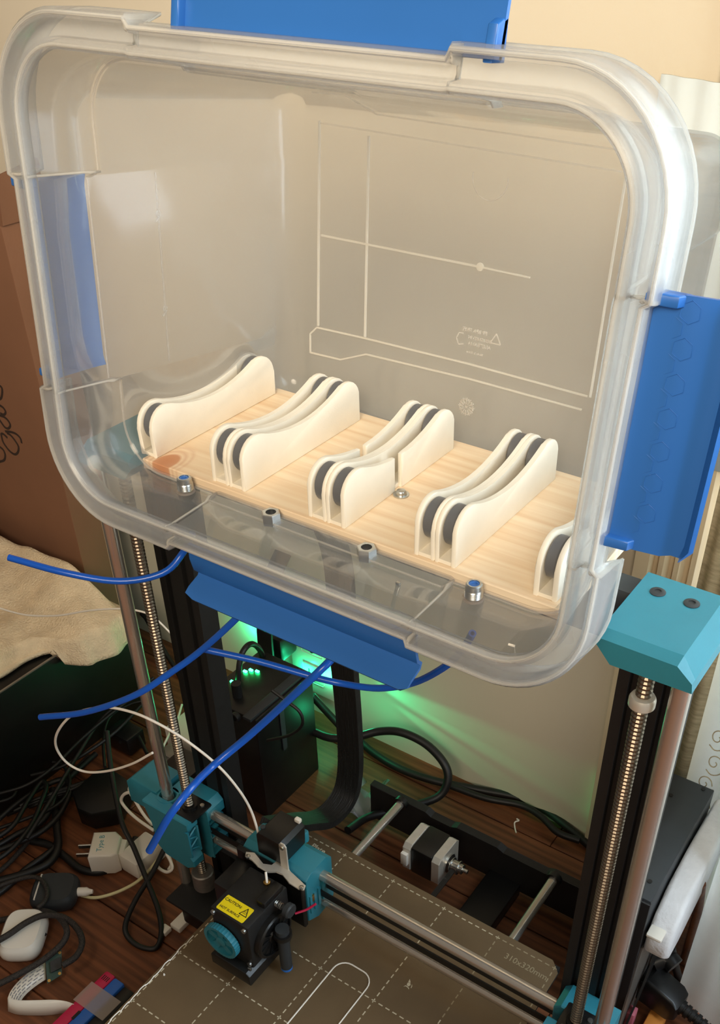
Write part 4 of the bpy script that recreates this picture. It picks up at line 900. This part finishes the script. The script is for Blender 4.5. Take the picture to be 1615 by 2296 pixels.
bm = new(); ribbon(bm, [(.3715, .100, .000), (.3735, .082, -.030), (.3735, .060, -.062), (.3715, .035, -.105)], .012, .002, (0, .7, .5)); tag(obj('black_strap', bm, M_cable, None, 60), 'flat black strap running down the side of the power supply box', 'strap')

# ------------------------------------------------------------------ cables behind the bed on the right
cable('power_cable', [(-0.1131,0.1627,-0.0500),(-0.0824,0.1639,-0.0463),(-0.0545,0.1775,-0.0400),(-0.0329,0.1948,-0.0333),(-0.0061,0.2040,-0.0280),(0.0269,0.2081,-0.0333),(0.0559,0.2031,-0.0450),(0.0673,0.1957,-0.0613),(0.0637,0.1820,-0.0800),(0.0436,0.1586,-0.0875),(0.0216,0.1335,-0.0890),(0.0078,0.1068,-0.0847),(0.0064,0.0732,-0.0750)], .0052, M_cable, 'thick black cable looping on the floor behind the rear crossbar', 'cable')
cable('power_cable', [(-0.0951,0.2309,-0.1060),(-0.0585,0.2199,-0.1060),(-0.0137,0.2156,-0.1060),(0.0357,0.2229,-0.1060),(0.0850,0.2391,-0.1060),(0.1334,0.2550,-0.1060),(0.1703,0.2556,-0.1060),(0.2014,0.2477,-0.1060),(0.2402,0.2343,-0.1060),(0.2675,0.2244,-0.1060)], .0050, M_cable, 'thick black cable along the foot of the back wall to the right post', 'cable')
cable('power_cable', [(0.0567,0.2207,-0.1000),(0.1043,0.2271,-0.1000),(0.1466,0.2411,-0.1000),(0.1757,0.2379,-0.1000),(0.2023,0.2268,-0.1000),(0.2301,0.2296,-0.1000)], .0042, M_cable, 'thinner black cable beside the thick one at the wall foot', 'cable')
cable('power_cable', [(-0.1406,0.2000,-0.0309),(-0.1114,0.2150,-0.0780),(-0.0719,0.2000,-0.0772)], .0050, M_cable, 'black cable coming down from the wall behind the electronics box', 'cable')
cable('usb_cable', [(-0.0722,0.0400,0.0538),(-0.0407,0.0420,0.0768),(-0.0237,0.0440,0.0988),(-0.0258,0.0440,0.1158),(-0.0422,0.0420,0.1252),(-0.0575,0.0400,0.1327)], .0018, M_cable, 'thin black cable curling over the front of the electronics box', 'cable')
bm = new(); random.seed(5); gridv = []
for i in range(9):
    gridv.append([bm.verts.new(Vector((-.053+i*.006, .115+j*.008+random.uniform(-.002, .002), -.108+random.uniform(0, .012)+.020*sin(i*.5)*sin(j*.6+.3)))) for j in range(9)])
for i in range(8):
    for j in range(8): bm.faces.new((gridv[i][j], gridv[i+1][j], gridv[i+1][j+1], gridv[i][j+1]))
o = obj('plastic_bag', bm, M_bag, None, 20); md = o.modifiers.new('thickness', 'SOLIDIFY'); md.thickness = .0004
tag(o, 'crumpled clear plastic bag on the floor left of the cable sleeve', 'bag')
bm = new(); p = (0.1488,0.2245,-0.1148)
tube(bm, [(p[0]-.002, p[1]+.006, -.1142), (p[0]+.002, p[1]+.004, -.1130), (p[0]-.001, p[1]-.001, -.1135), (p[0]+.003, p[1]-.008, -.1140), (p[0]+.008, p[1]-.014, -.1144)], .0009, 5); tag(obj('plastic_thread', bm, M_fil, None, 60), 'curl of pale plastic thread on the floor behind the rear crossbar', 'thread')

# ------------------------------------------------------------------ floor clutter at the left
AD = thing('plug_adapter', 'white travel plug adapter lettered Type B lying on the floor', 'plug adapter', (-.205, -.100, ZF))
ax = Vector((.80, .06, 0)).normalized()    # long axis points away from the prongs
e1 = Vector((.96, .28, 0)).normalized(); e2 = Vector((-.28, .96, 0)).normalized(); e1, e2 = Vector((.80, .60, 0)), Vector((-.60, .80, 0))
ac = Vector((-.219, -.094, 0))
def ap(a, b, z): return ac+e1*a+e2*b+Vector((0, 0, ZF+z))
bm = new(); prism(bm, [ap(a, b, .001) for a, b in ((-.016, -.019), (.010, -.019), (.017, -.015), (.018, .010), (.010, .0185), (-.016, .0185))], (0, 0, .033), .003, 3); obj('adapter_body', bm, M_wplas, AD, 40)
bm = new(); prism(bm, [ap(a, b, .005) for a, b in ((.0165, -.013), (.023, -.011), (.024, .009), (.0165, .011))], (0, 0, .024), .002, 2); obj('socket_end', bm, M_wplas, AD, 40)
for b_, z_ in ((-.006, .022), (.007, .022)):
    bm = new(); prism(bm, [ap(a, b, z_-.003) for a, b in ((-.033, b_-.001), (-.015, b_-.001), (-.015, b_+.001), (-.033, b_+.001))], (0, 0, .006), .0004, 1); obj('prong', bm, M_steel, AD, 40)
bm = new(); text_bm(bm, 'Type B', frame(ap(-.004, .0, .0341), e2, -e1), .0085, .00002); obj('adapter_lettering', bm, M_tealink, AD, 180)
# second white charger with a coiled white cable
bm = new(); q = (-0.1829,-0.0723,-0.0900); box(bm, (q[0]-.016, q[1]-.022, ZF+.0005), (q[0]+.014, q[1]+.022, ZF+.028), .003); tag(obj('wall_charger', bm, M_wplas, None, 40), 'white wall charger on the floor under the coiled white cable', 'charger')
CW = thing('white_cable_coil', 'coiled white charging cable held by a black tie beside the teal bracket', 'cable', (q[0], q[1], ZF))
bm = new()
tube(bm, [(-0.1692,-0.0600,-0.0597),(-0.1960,-0.0581,-0.0600),(-0.2150,-0.0563,-0.0560),(-0.2245,-0.0544,-0.0483),(-0.2172,-0.0525,-0.0344),(-0.2027,-0.0506,-0.0260),(-0.1898,-0.0513,-0.0340),(-0.1726,-0.0531,-0.0441),(-0.1660,-0.0550,-0.0579)], .0019, 8)
tube(bm, [(-0.1782,-0.0500,-0.0719),(-0.1952,-0.0488,-0.0621),(-0.2082,-0.0475,-0.0447),(-0.2162,-0.0463,-0.0333),(-0.2061,-0.0450,-0.0161),(-0.1795,-0.0463,0.0025),(-0.1725,-0.0475,-0.0088),(-0.1702,-0.0488,-0.0355),(-0.1716,-0.0500,-0.0677)], .0019, 8)
tube(bm, [(-0.1749,-0.0526,-0.0750),(-0.1620,-0.0586,-0.0857),(-0.1484,-0.0625,-0.0964),(-0.1430,-0.0666,-0.1029),(-0.1487,-0.0718,-0.1071),(-0.1653,-0.0697,-0.1086),(-0.1818,-0.0571,-0.1043),(-0.1936,-0.0406,-0.1000)], .0019, 8)
tube(bm, [(-0.1732,-0.0515,-0.0750),(-0.1610,-0.0559,-0.0917),(-0.1501,-0.0608,-0.1033),(-0.1504,-0.0662,-0.1100)], .0019, 8)
obj('cable_loops', bm, M_fil, CW, 60)
bm = new(); q2 = (-0.1712,-0.0550,-0.0657); tube(bm, [(q2[0]+.009*cos(a), q2[1]-.004*sin(a), q2[2]+.004*sin(a)) for a in [k*2*pi/12 for k in range(13)]], .0018, 6, 2); obj('cable_tie', bm, M_cable, CW, 60, label='black cable tie')
cable('charging_cable', [(-0.2077,-0.1468,-0.1120),(-0.1932,-0.1418,-0.1109),(-0.1821,-0.1318,-0.1097),(-0.1725,-0.1168,-0.1086),(-0.1649,-0.0993,-0.1057),(-0.1628,-0.0792,-0.1011),(-0.1635,-0.0615,-0.0957),(-0.1690,-0.0429,-0.0900)], .0019, mat('yellowed_cable', 'd9cf9e', 0.5), 'yellowed white charging cable plugged into the dark grey case', 'cable')
# cases
def pebble(name, c, ex_, w_, l_, h, m_, label, cat, seam=None):
    t = thing(name, label, cat, (c[0], c[1], ZF)); a = Vector((cos(ex_), sin(ex_), 0)); b = Vector((-sin(ex_), cos(ex_), 0))
    bm = new(); n = 36; rs = []
    for k in range(9):
        ph = -pi/2+k/8*pi; s = cos(ph)**.55 if 0 < k < 8 else 0.55; zz_ = ZF+h/2+h/2*(sin(ph) if 0 < k < 8 else (-1 if k == 0 else 1))
        row = []
        for i in range(n):
            an = 2*pi*i/n; cx_ = math.copysign(abs(cos(an))**.55, cos(an)); sx_ = math.copysign(abs(sin(an))**.55, sin(an))
            row.append(bm.verts.new(Vector((c[0], c[1], zz_))+a*cx_*w_/2*(.62+.38*s)+b*sx_*l_/2*(.62+.38*s)))
        rs.append(row)
    for r0, r1 in zip(rs, rs[1:]):
        for i in range(n): bm.faces.new((r0[i], r0[(i+1) % n], r1[(i+1) % n], r1[i]))
    bm.faces.new(list(reversed(rs[0]))); bm.faces.new(rs[-1]); bmesh.ops.recalc_face_normals(bm, faces=bm.faces)
    obj('case_shell', bm, m_, t, 60); return t, a, b
c1 = (-0.2302,-0.1632,-0.1000); t, a, b = pebble('charging_case', c1, .62, .052, .046, .021, M_dark, 'dark grey charging case with a white seam on the floor', 'charging case')
bm = new(); tube(bm, [Vector((c1[0], c1[1], ZF+.0205))-a*.017+b*k*.0022 for k in range(-8, 9)], .0011, 5); obj('case_seam', bm, M_wplas, t, 60, label='white seam of the case')
bm = new(); e = Vector((c1[0], c1[1], ZF+.010))+a*.026; lathe(bm, [(.0052, -.003), (.0052, .009), (.0034, .012), (.0024, .016)], e, a, 12); obj('cable_end', bm, M_wplas, t, 40)
c2 = (-0.2132,-0.2209,-0.1000); t, a, b = pebble('earbud_case', c2, .62+pi/2, .060, .046, .023, M_wplas, 'glossy white rounded earbud case on the floor at the left edge', 'earbud case')
bm = new(); e = Vector((c2[0], c2[1], ZF+.0115))-b*.0225; box(bm, (e.x-.0018, e.y-.0018, e.z-.001), (e.x+.0018, e.y+.0018, e.z+.001), .0008); obj('charging_port', bm, M_black, t, 40)
# camera board with flat ribbon
CM = thing('camera_board', 'small green camera circuit board on a white flat ribbon cable', 'circuit board', (-.150, -.232, ZF))
q0, q1, q2, q3 = [Vector(v) for v in ((-0.1658,-0.2301,-0.0950), (-0.1591,-0.2138,-0.0950), (-0.1436,-0.2302,-0.1070), (-0.1477,-0.2462,-0.1070))]
bm = new(); nn = (q1-q0).cross(q3-q0).normalized(); nn = nn if nn.z > 0 else -nn; prism(bm, [q0, q1, q2, q3], -nn*.0014); obj('board', bm, M_pcb, CM, 30)
bm = new(); m_ = (q0+q1+q2+q3)/4; d1 = (q1-q0).normalized(); d2 = (q3-q0).normalized()
prism(bm, [m_+d1*x*.0055+d2*y*.0055+d1*.002 for x, y in ((-1, -1), (1, -1), (1, 1), (-1, 1))], nn*.004); obj('sensor_block', bm, M_black2, CM, 30)
for v, di in ((q0, (1, 1)), (q1, (-1, 1)), (q2, (-1, -1)), (q3, (1, -1))):
    bm = new(); lathe(bm, [(.0016, 0), (.0016, .0003)], v+d1*di[0]*.0022+d2*di[1]*.0022+nn*.0002, nn, 12); obj('mounting_hole', bm, M_brass, CM, 30)
def strip_bm(up, lo):
    bm = new(); P = spline(up, 5); Q = spline(lo, 5); rs = [[bm.verts.new(p), bm.verts.new(q)] for p, q in zip(P, Q)]
    for x, y in zip(rs, rs[1:]): bm.faces.new((x[0], x[1], y[1], y[0]))
    return bm, P, Q
bm, P_, Q_ = strip_bm([(-0.1678,-0.2308,-0.1030),(-0.1713,-0.2461,-0.1030),(-0.1720,-0.2617,-0.1030),(-0.1696,-0.2738,-0.1030),(-0.1656,-0.2810,-0.1030)], [(-0.1544,-0.2428,-0.1090),(-0.1567,-0.2531,-0.1090),(-0.1577,-0.2638,-0.1090),(-0.1566,-0.2716,-0.1090),(-0.1539,-0.2772,-0.1090)])
o = obj('flat_ribbon', bm, M_wplas, CM, 60); md = o.modifiers.new('thickness', 'SOLIDIFY'); md.thickness = .0004
bm2, P2, Q2 = strip_bm([(-0.1621,-0.2823,-0.0980),(-0.1514,-0.2782,-0.0980),(-0.1364,-0.2682,-0.0980),(-0.1217,-0.2578,-0.0980),(-0.1089,-0.2517,-0.0980),(-0.0972,-0.2493,-0.0980)], [(-0.1601,-0.2880,-0.1130),(-0.1489,-0.2848,-0.1130),(-0.1331,-0.2754,-0.1130),(-0.1203,-0.2662,-0.1130),(-0.1124,-0.2586,-0.1130),(-0.1094,-0.2554,-0.1130)])
o = obj('flat_ribbon', bm2, M_wplas, CM, 60); md = o.modifiers.new('thickness', 'SOLIDIFY'); md.thickness = .0004
bm = new()
for i in range(1, len(P_)-2):
    for j in range(5):
        if (i*5+j) % 3:
            p = P_[i].lerp(Q_[i], .15+j*.17); u = (P_[i+1]-P_[i]); u = u.normalized(); v_ = (Q_[i]-P_[i]).normalized()*.0004; h_ = Vector((0, 0, .0010))
            bm.faces.new([bm.verts.new(c+h_) for c in (p-u*.0012-v_, p+u*.0012-v_, p+u*.0012+v_, p-u*.0012+v_)])
obj('ribbon_print', bm, mat('grey_ink', '7a7a82', 0.7), CM, 180, stuff=True)
# red and blue strips taped together
RB = thing('taped_strips', 'red and blue plastic strips taped side by side next to the print bed', 'strips', (-.085, -.25, ZF))
bm = new(); box(bm, (-.1035, -.40, ZF+.0005), (-.0895, -.203, -.098), .003); obj('red_strip', bm, M_red, RB, 40, label='red strip')
bm = new(); box(bm, (-.0890, -.40, ZF+.0005), (-.0750, -.205, -.097), .002); obj('blue_strip', bm, M_bluestrip, RB, 40, label='blue strip')
bm = new(); box(bm, (-.0745, -.40, ZF+.0005), (-.0600, -.206, -.099), .002); obj('black_strip', bm, M_black2, RB, 40, label='black strip')
bm = new(); prism(bm, [(-.1045, -.247, -.0968), (-.1045, -.222, -.0968), (-.0620, -.222, -.0962), (-.0620, -.247, -.0962)], (0, 0, .0004)); obj('tape', bm, M_tape, RB, 40, label='strip of clear tape')
for k in range(4):
    bm = new(); box(bm, (-.100+k*.0022, -.214, -.0985), (-.0992+k*.0022, -.2085, -.0977)); obj('slot', bm, M_ink, RB, 40)
bm = new(); box(bm, (-.0905, -.262, -.0975), (-.0875, -.252, -.0965)); obj('slot', bm, M_ink, RB, 40)
# tangle of cables
Z1 = '' 
for lab, r, m_, pts in (
    ('braided grey cable running up from the left edge past the black adapter', .0030, M_braid, [(-0.3103,-0.1888,-0.1080),(-0.3107,-0.1633,-0.1080),(-0.3176,-0.1317,-0.1080),(-0.3287,-0.1056,-0.1080),(-0.3419,-0.0840,-0.1080),(-0.3539,-0.0561,-0.1080),(-0.3617,-0.0238,-0.1080),(-0.3673,0.0113,-0.1080)]),
    ('thick black cable along the left edge, upper of the tangle', .0038, M_cable, [(-0.3372,-0.1651,-0.1000),(-0.3303,-0.1319,-0.1000),(-0.3221,-0.1054,-0.1000),(-0.3307,-0.0809,-0.1000),(-0.3452,-0.0593,-0.1000),(-0.3512,-0.0309,-0.1000),(-0.3557,0.0142,-0.1000)]),
    ('thick black cable bending down beside the type B adapter', .0048, M_cable, [(-0.3565,-0.0577,-0.1040),(-0.3303,-0.0762,-0.1040),(-0.3004,-0.0994,-0.1040),(-0.2780,-0.1175,-0.1040),(-0.2685,-0.1391,-0.1040),(-0.2780,-0.1634,-0.1040),(-0.2947,-0.1875,-0.1040),(-0.3006,-0.1952,-0.1040)]),
    ('thick black cable passing under the type B adapter', .0048, M_cable, [(-0.3186,-0.1251,-0.1110),(-0.2954,-0.1179,-0.1110),(-0.2668,-0.1192,-0.1110),(-0.2374,-0.1217,-0.1110),(-0.2167,-0.1134,-0.1110),(-0.2059,-0.0944,-0.1110),(-0.2060,-0.0745,-0.1110),(-0.2168,-0.0531,-0.1110)]),
    ('black cable loop at the edge of the black cabinet', .0022, M_cable, [(-0.3886,-0.1163,-0.0950),(-0.3795,-0.0968,-0.0950),(-0.3971,-0.0721,-0.0950),(-0.3996,-0.0454,-0.0950),(-0.3790,-0.0269,-0.0950),(-0.3489,-0.0353,-0.0950),(-0.3276,-0.0577,-0.0950),(-0.3240,-0.0819,-0.0950),(-0.3366,-0.1119,-0.0950),(-0.3534,-0.1442,-0.0950)]),
    ('thin black cable bundle rising toward the rods', .0026, M_cable, [(-0.3027,-0.1372,-0.0850),(-0.3169,-0.0894,-0.0760),(-0.3397,-0.0250,-0.0670),(-0.3587,0.0393,-0.0580),(-0.3516,0.0895,-0.0490),(-0.3437,0.1201,-0.0400)]),
    ('thin black cable arching over the wall charger', .0020, M_cable, [(-0.3098,-0.0082,-0.0800),(-0.3474,0.0247,-0.0800),(-0.3730,0.0587,-0.0800),(-0.3704,0.0924,-0.0800),(-0.3570,0.1122,-0.0800)]),
    ('small black cable loop behind the left rod', .0024, M_cable, [(-0.3354,0.0403,-0.0900),(-0.3549,0.0629,-0.0900),(-0.3527,0.0728,-0.0900),(-0.3253,0.0621,-0.0900),(-0.2916,0.0447,-0.0900)]),
    ('black braided loop in front of the dark grey case', .0034, M_braid, [(-0.2599,-0.2286,-0.1080),(-0.2370,-0.2092,-0.1023),(-0.2182,-0.1926,-0.0965),(-0.1916,-0.1891,-0.0907),(-0.1661,-0.1976,-0.0850),(-0.1598,-0.2103,-0.0887),(-0.1631,-0.2323,-0.0925),(-0.1724,-0.2547,-0.0963),(-0.1871,-0.2835,-0.1000)]),
    ('black braided cable crossing the white earbud case', .0034, M_braid, [(-0.2188,-0.2540,-0.0860),(-0.2136,-0.2352,-0.0860),(-0.2101,-0.2145,-0.0860),(-0.2014,-0.1977,-0.0860),(-0.1807,-0.1880,-0.0860),(-0.1569,-0.1906,-0.0860),(-0.1406,-0.1998,-0.0860),(-0.1336,-0.2146,-0.0860),(-0.1369,-0.2296,-0.0860)]),
    ('thin braided cable loop over the corner of the dark grey case', .0026, M_braid, [(-0.2792,-0.2016,-0.0900),(-0.2702,-0.1844,-0.0900),(-0.2580,-0.1696,-0.0900),(-0.2431,-0.1664,-0.0900),(-0.2265,-0.1737,-0.0900),(-0.2185,-0.1843,-0.0900),(-0.2185,-0.1936,-0.0900)]),
    ('thin black cable hanging past the type B adapter, looping beside the print bed', .0030, M_cable, [(-0.2988,0.0004,-0.0200),(-0.2602,-0.0335,-0.0385),(-0.2087,-0.0716,-0.0569),(-0.1820,-0.0825,-0.0754),(-0.1481,-0.0993,-0.0938),(-0.1160,-0.1165,-0.1037),(-0.0958,-0.1334,-0.1092),(-0.0882,-0.1498,-0.1120),(-0.1014,-0.1580,-0.1120),(-0.1193,-0.1585,-0.1102),(-0.1318,-0.1510,-0.1046),(-0.1427,-0.1243,-0.0988),(-0.1493,-0.0906,-0.0919),(-0.1579,-0.0606,-0.0850)]),
    ('black cable doubling back in the tangle at the left edge', .0034, M_cable, [(-0.3658,-0.1367,-0.0980),(-0.3688,-0.0997,-0.0980),(-0.3640,-0.0623,-0.0980),(-0.3511,-0.0407,-0.0980),(-0.3287,-0.0533,-0.0980),(-0.3108,-0.0872,-0.0980),(-0.3098,-0.1219,-0.0980),(-0.3291,-0.1657,-0.0980)]),
    ('black cable with a tight hairpin bend beside the cabinet', .0030, M_cable, [(-0.3101,-0.1783,-0.0900),(-0.3093,-0.1525,-0.0900),(-0.3192,-0.1183,-0.0900),(-0.3378,-0.0879,-0.0900),(-0.3534,-0.0662,-0.0900),(-0.3649,-0.0648,-0.0900),(-0.3522,-0.0975,-0.0900),(-0.3368,-0.1301,-0.0900),(-0.3373,-0.1567,-0.0900)]),
    ('thin black cable slanting from the left edge up to the rods, upper', .0022, M_cable, [(-0.3807,-0.1175,-0.0750),(-0.3567,-0.0877,-0.0700),(-0.3487,-0.0520,-0.0650),(-0.3528,-0.0040,-0.0600),(-0.3526,0.0497,-0.0550),(-0.3477,0.1097,-0.0500)]),
    ('thin black cable slanting up to the rods, lower, beside the power brick', .0024, M_cable, [(-0.3849,-0.0633,-0.0900),(-0.3596,-0.0403,-0.0825),(-0.3440,-0.0086,-0.0750),(-0.3347,0.0373,-0.0675),(-0.3377,0.0893,-0.0600)]),
    ('black cable dropping from the tangle below the dark grey case', .0040, M_cable, [(-0.2972,-0.1011,-0.1100),(-0.2857,-0.1206,-0.1100),(-0.2883,-0.1566,-0.1100),(-0.2862,-0.1838,-0.1100),(-0.2870,-0.2030,-0.1100)]),
    ('black cable coming down behind the left frame post', .0036, M_cable, [(-0.5052,0.2490,-0.0792),(-0.4844,0.2400,-0.0768),(-0.4454,0.2200,-0.0807),(-0.4181,0.2100,-0.0953),(-0.3891,0.2000,-0.1087),(-0.3668,0.1900,-0.1332),(-0.3572,0.1800,-0.1554)]),
    ):
    cable('cable', pts, r, m_, lab, 'cable')
bm = new()
for k in range(7):
    z0 = -.110+.004*(k % 3); a = k*.004
    tube(bm, [(-.375+a, -.115+a*2, z0), (-.350+a, -.070+a, z0+.006), (-.325+a*.5, -.030+a, z0+.005), (-.318+a, -.010, z0)], .0024, 6)
tag(obj('cable_bundle', bm, M_cable, None, 60), 'bundle of black cables bound together on the floor beside the cabinet', 'cable bundle')
bm = new(); prism(bm, [(-0.3160,-0.0575,-0.1140), (-0.2889,-0.0726,-0.1140), (-0.2688,-0.0695,-0.1140), (-0.2481,-0.0455,-0.1140), (-0.2668,-0.0048,-0.1140), (-0.3101,-0.0014,-0.1140), (-0.3202,-0.0147,-0.1140)], (0, 0, .030), .004, 2); tag(obj('power_brick', bm, M_black2, None, 40), 'black power brick on the floor behind the type B adapter', 'power brick')
bm = new(); p = (-0.3436,0.0418,-0.0900); box(bm, (p[0]-.020, p[1]-.0, -.112), (p[0]+.020, p[1]+.03, -.083), .003); tag(obj('power_adapter', bm, M_black2, None, 40), 'black power adapter on the floor left of the chrome rods', 'power adapter')
bm = new(); ps = [(-0.3284,0.0995,-0.0900), (-0.2949,0.0927,-0.0900)]
box(bm, (-.300, .085, ZF), (-.245, .130, -.080), .003); tag(obj('white_adapter', bm, M_wplas, None, 40), 'white adapter block behind the left lead screw', 'adapter')
cable('thin_cable', [(-0.3116,0.1316,-0.0800),(-0.2967,0.1075,-0.0800),(-0.2856,0.0810,-0.0800),(-0.2688,0.0477,-0.0800),(-0.2477,0.0147,-0.0800),(-0.2223,-0.0132,-0.0800)], .0016, M_fil, 'thin white cord behind the left rods', 'cord')
bm = new(); p = (-0.2267,0.0438,-0.0600); box(bm, (p[0]-.030, p[1]-.008, -.075), (p[0]+.020, p[1]+.012, -.060), .001); tag(obj('grey_block', bm, M_alu, None, 40), 'flat grey block behind the left lead screw above the x motor', 'block')
bm = new(); p = (-0.0866,-0.1112,-0.1100); box(bm, (p[0]-.008, p[1]-.010, ZF+.0003), (p[0]+.006, p[1]+.010, ZF+.008), .001); box(bm, (p[0]-.014, p[1]-.022, ZF+.0003), (p[0]-.004, p[1]-.012, ZF+.007), .001); tag(obj('white_connector', bm, M_wplas, None, 40), 'white connector lying beside the left edge of the print bed', 'connector')
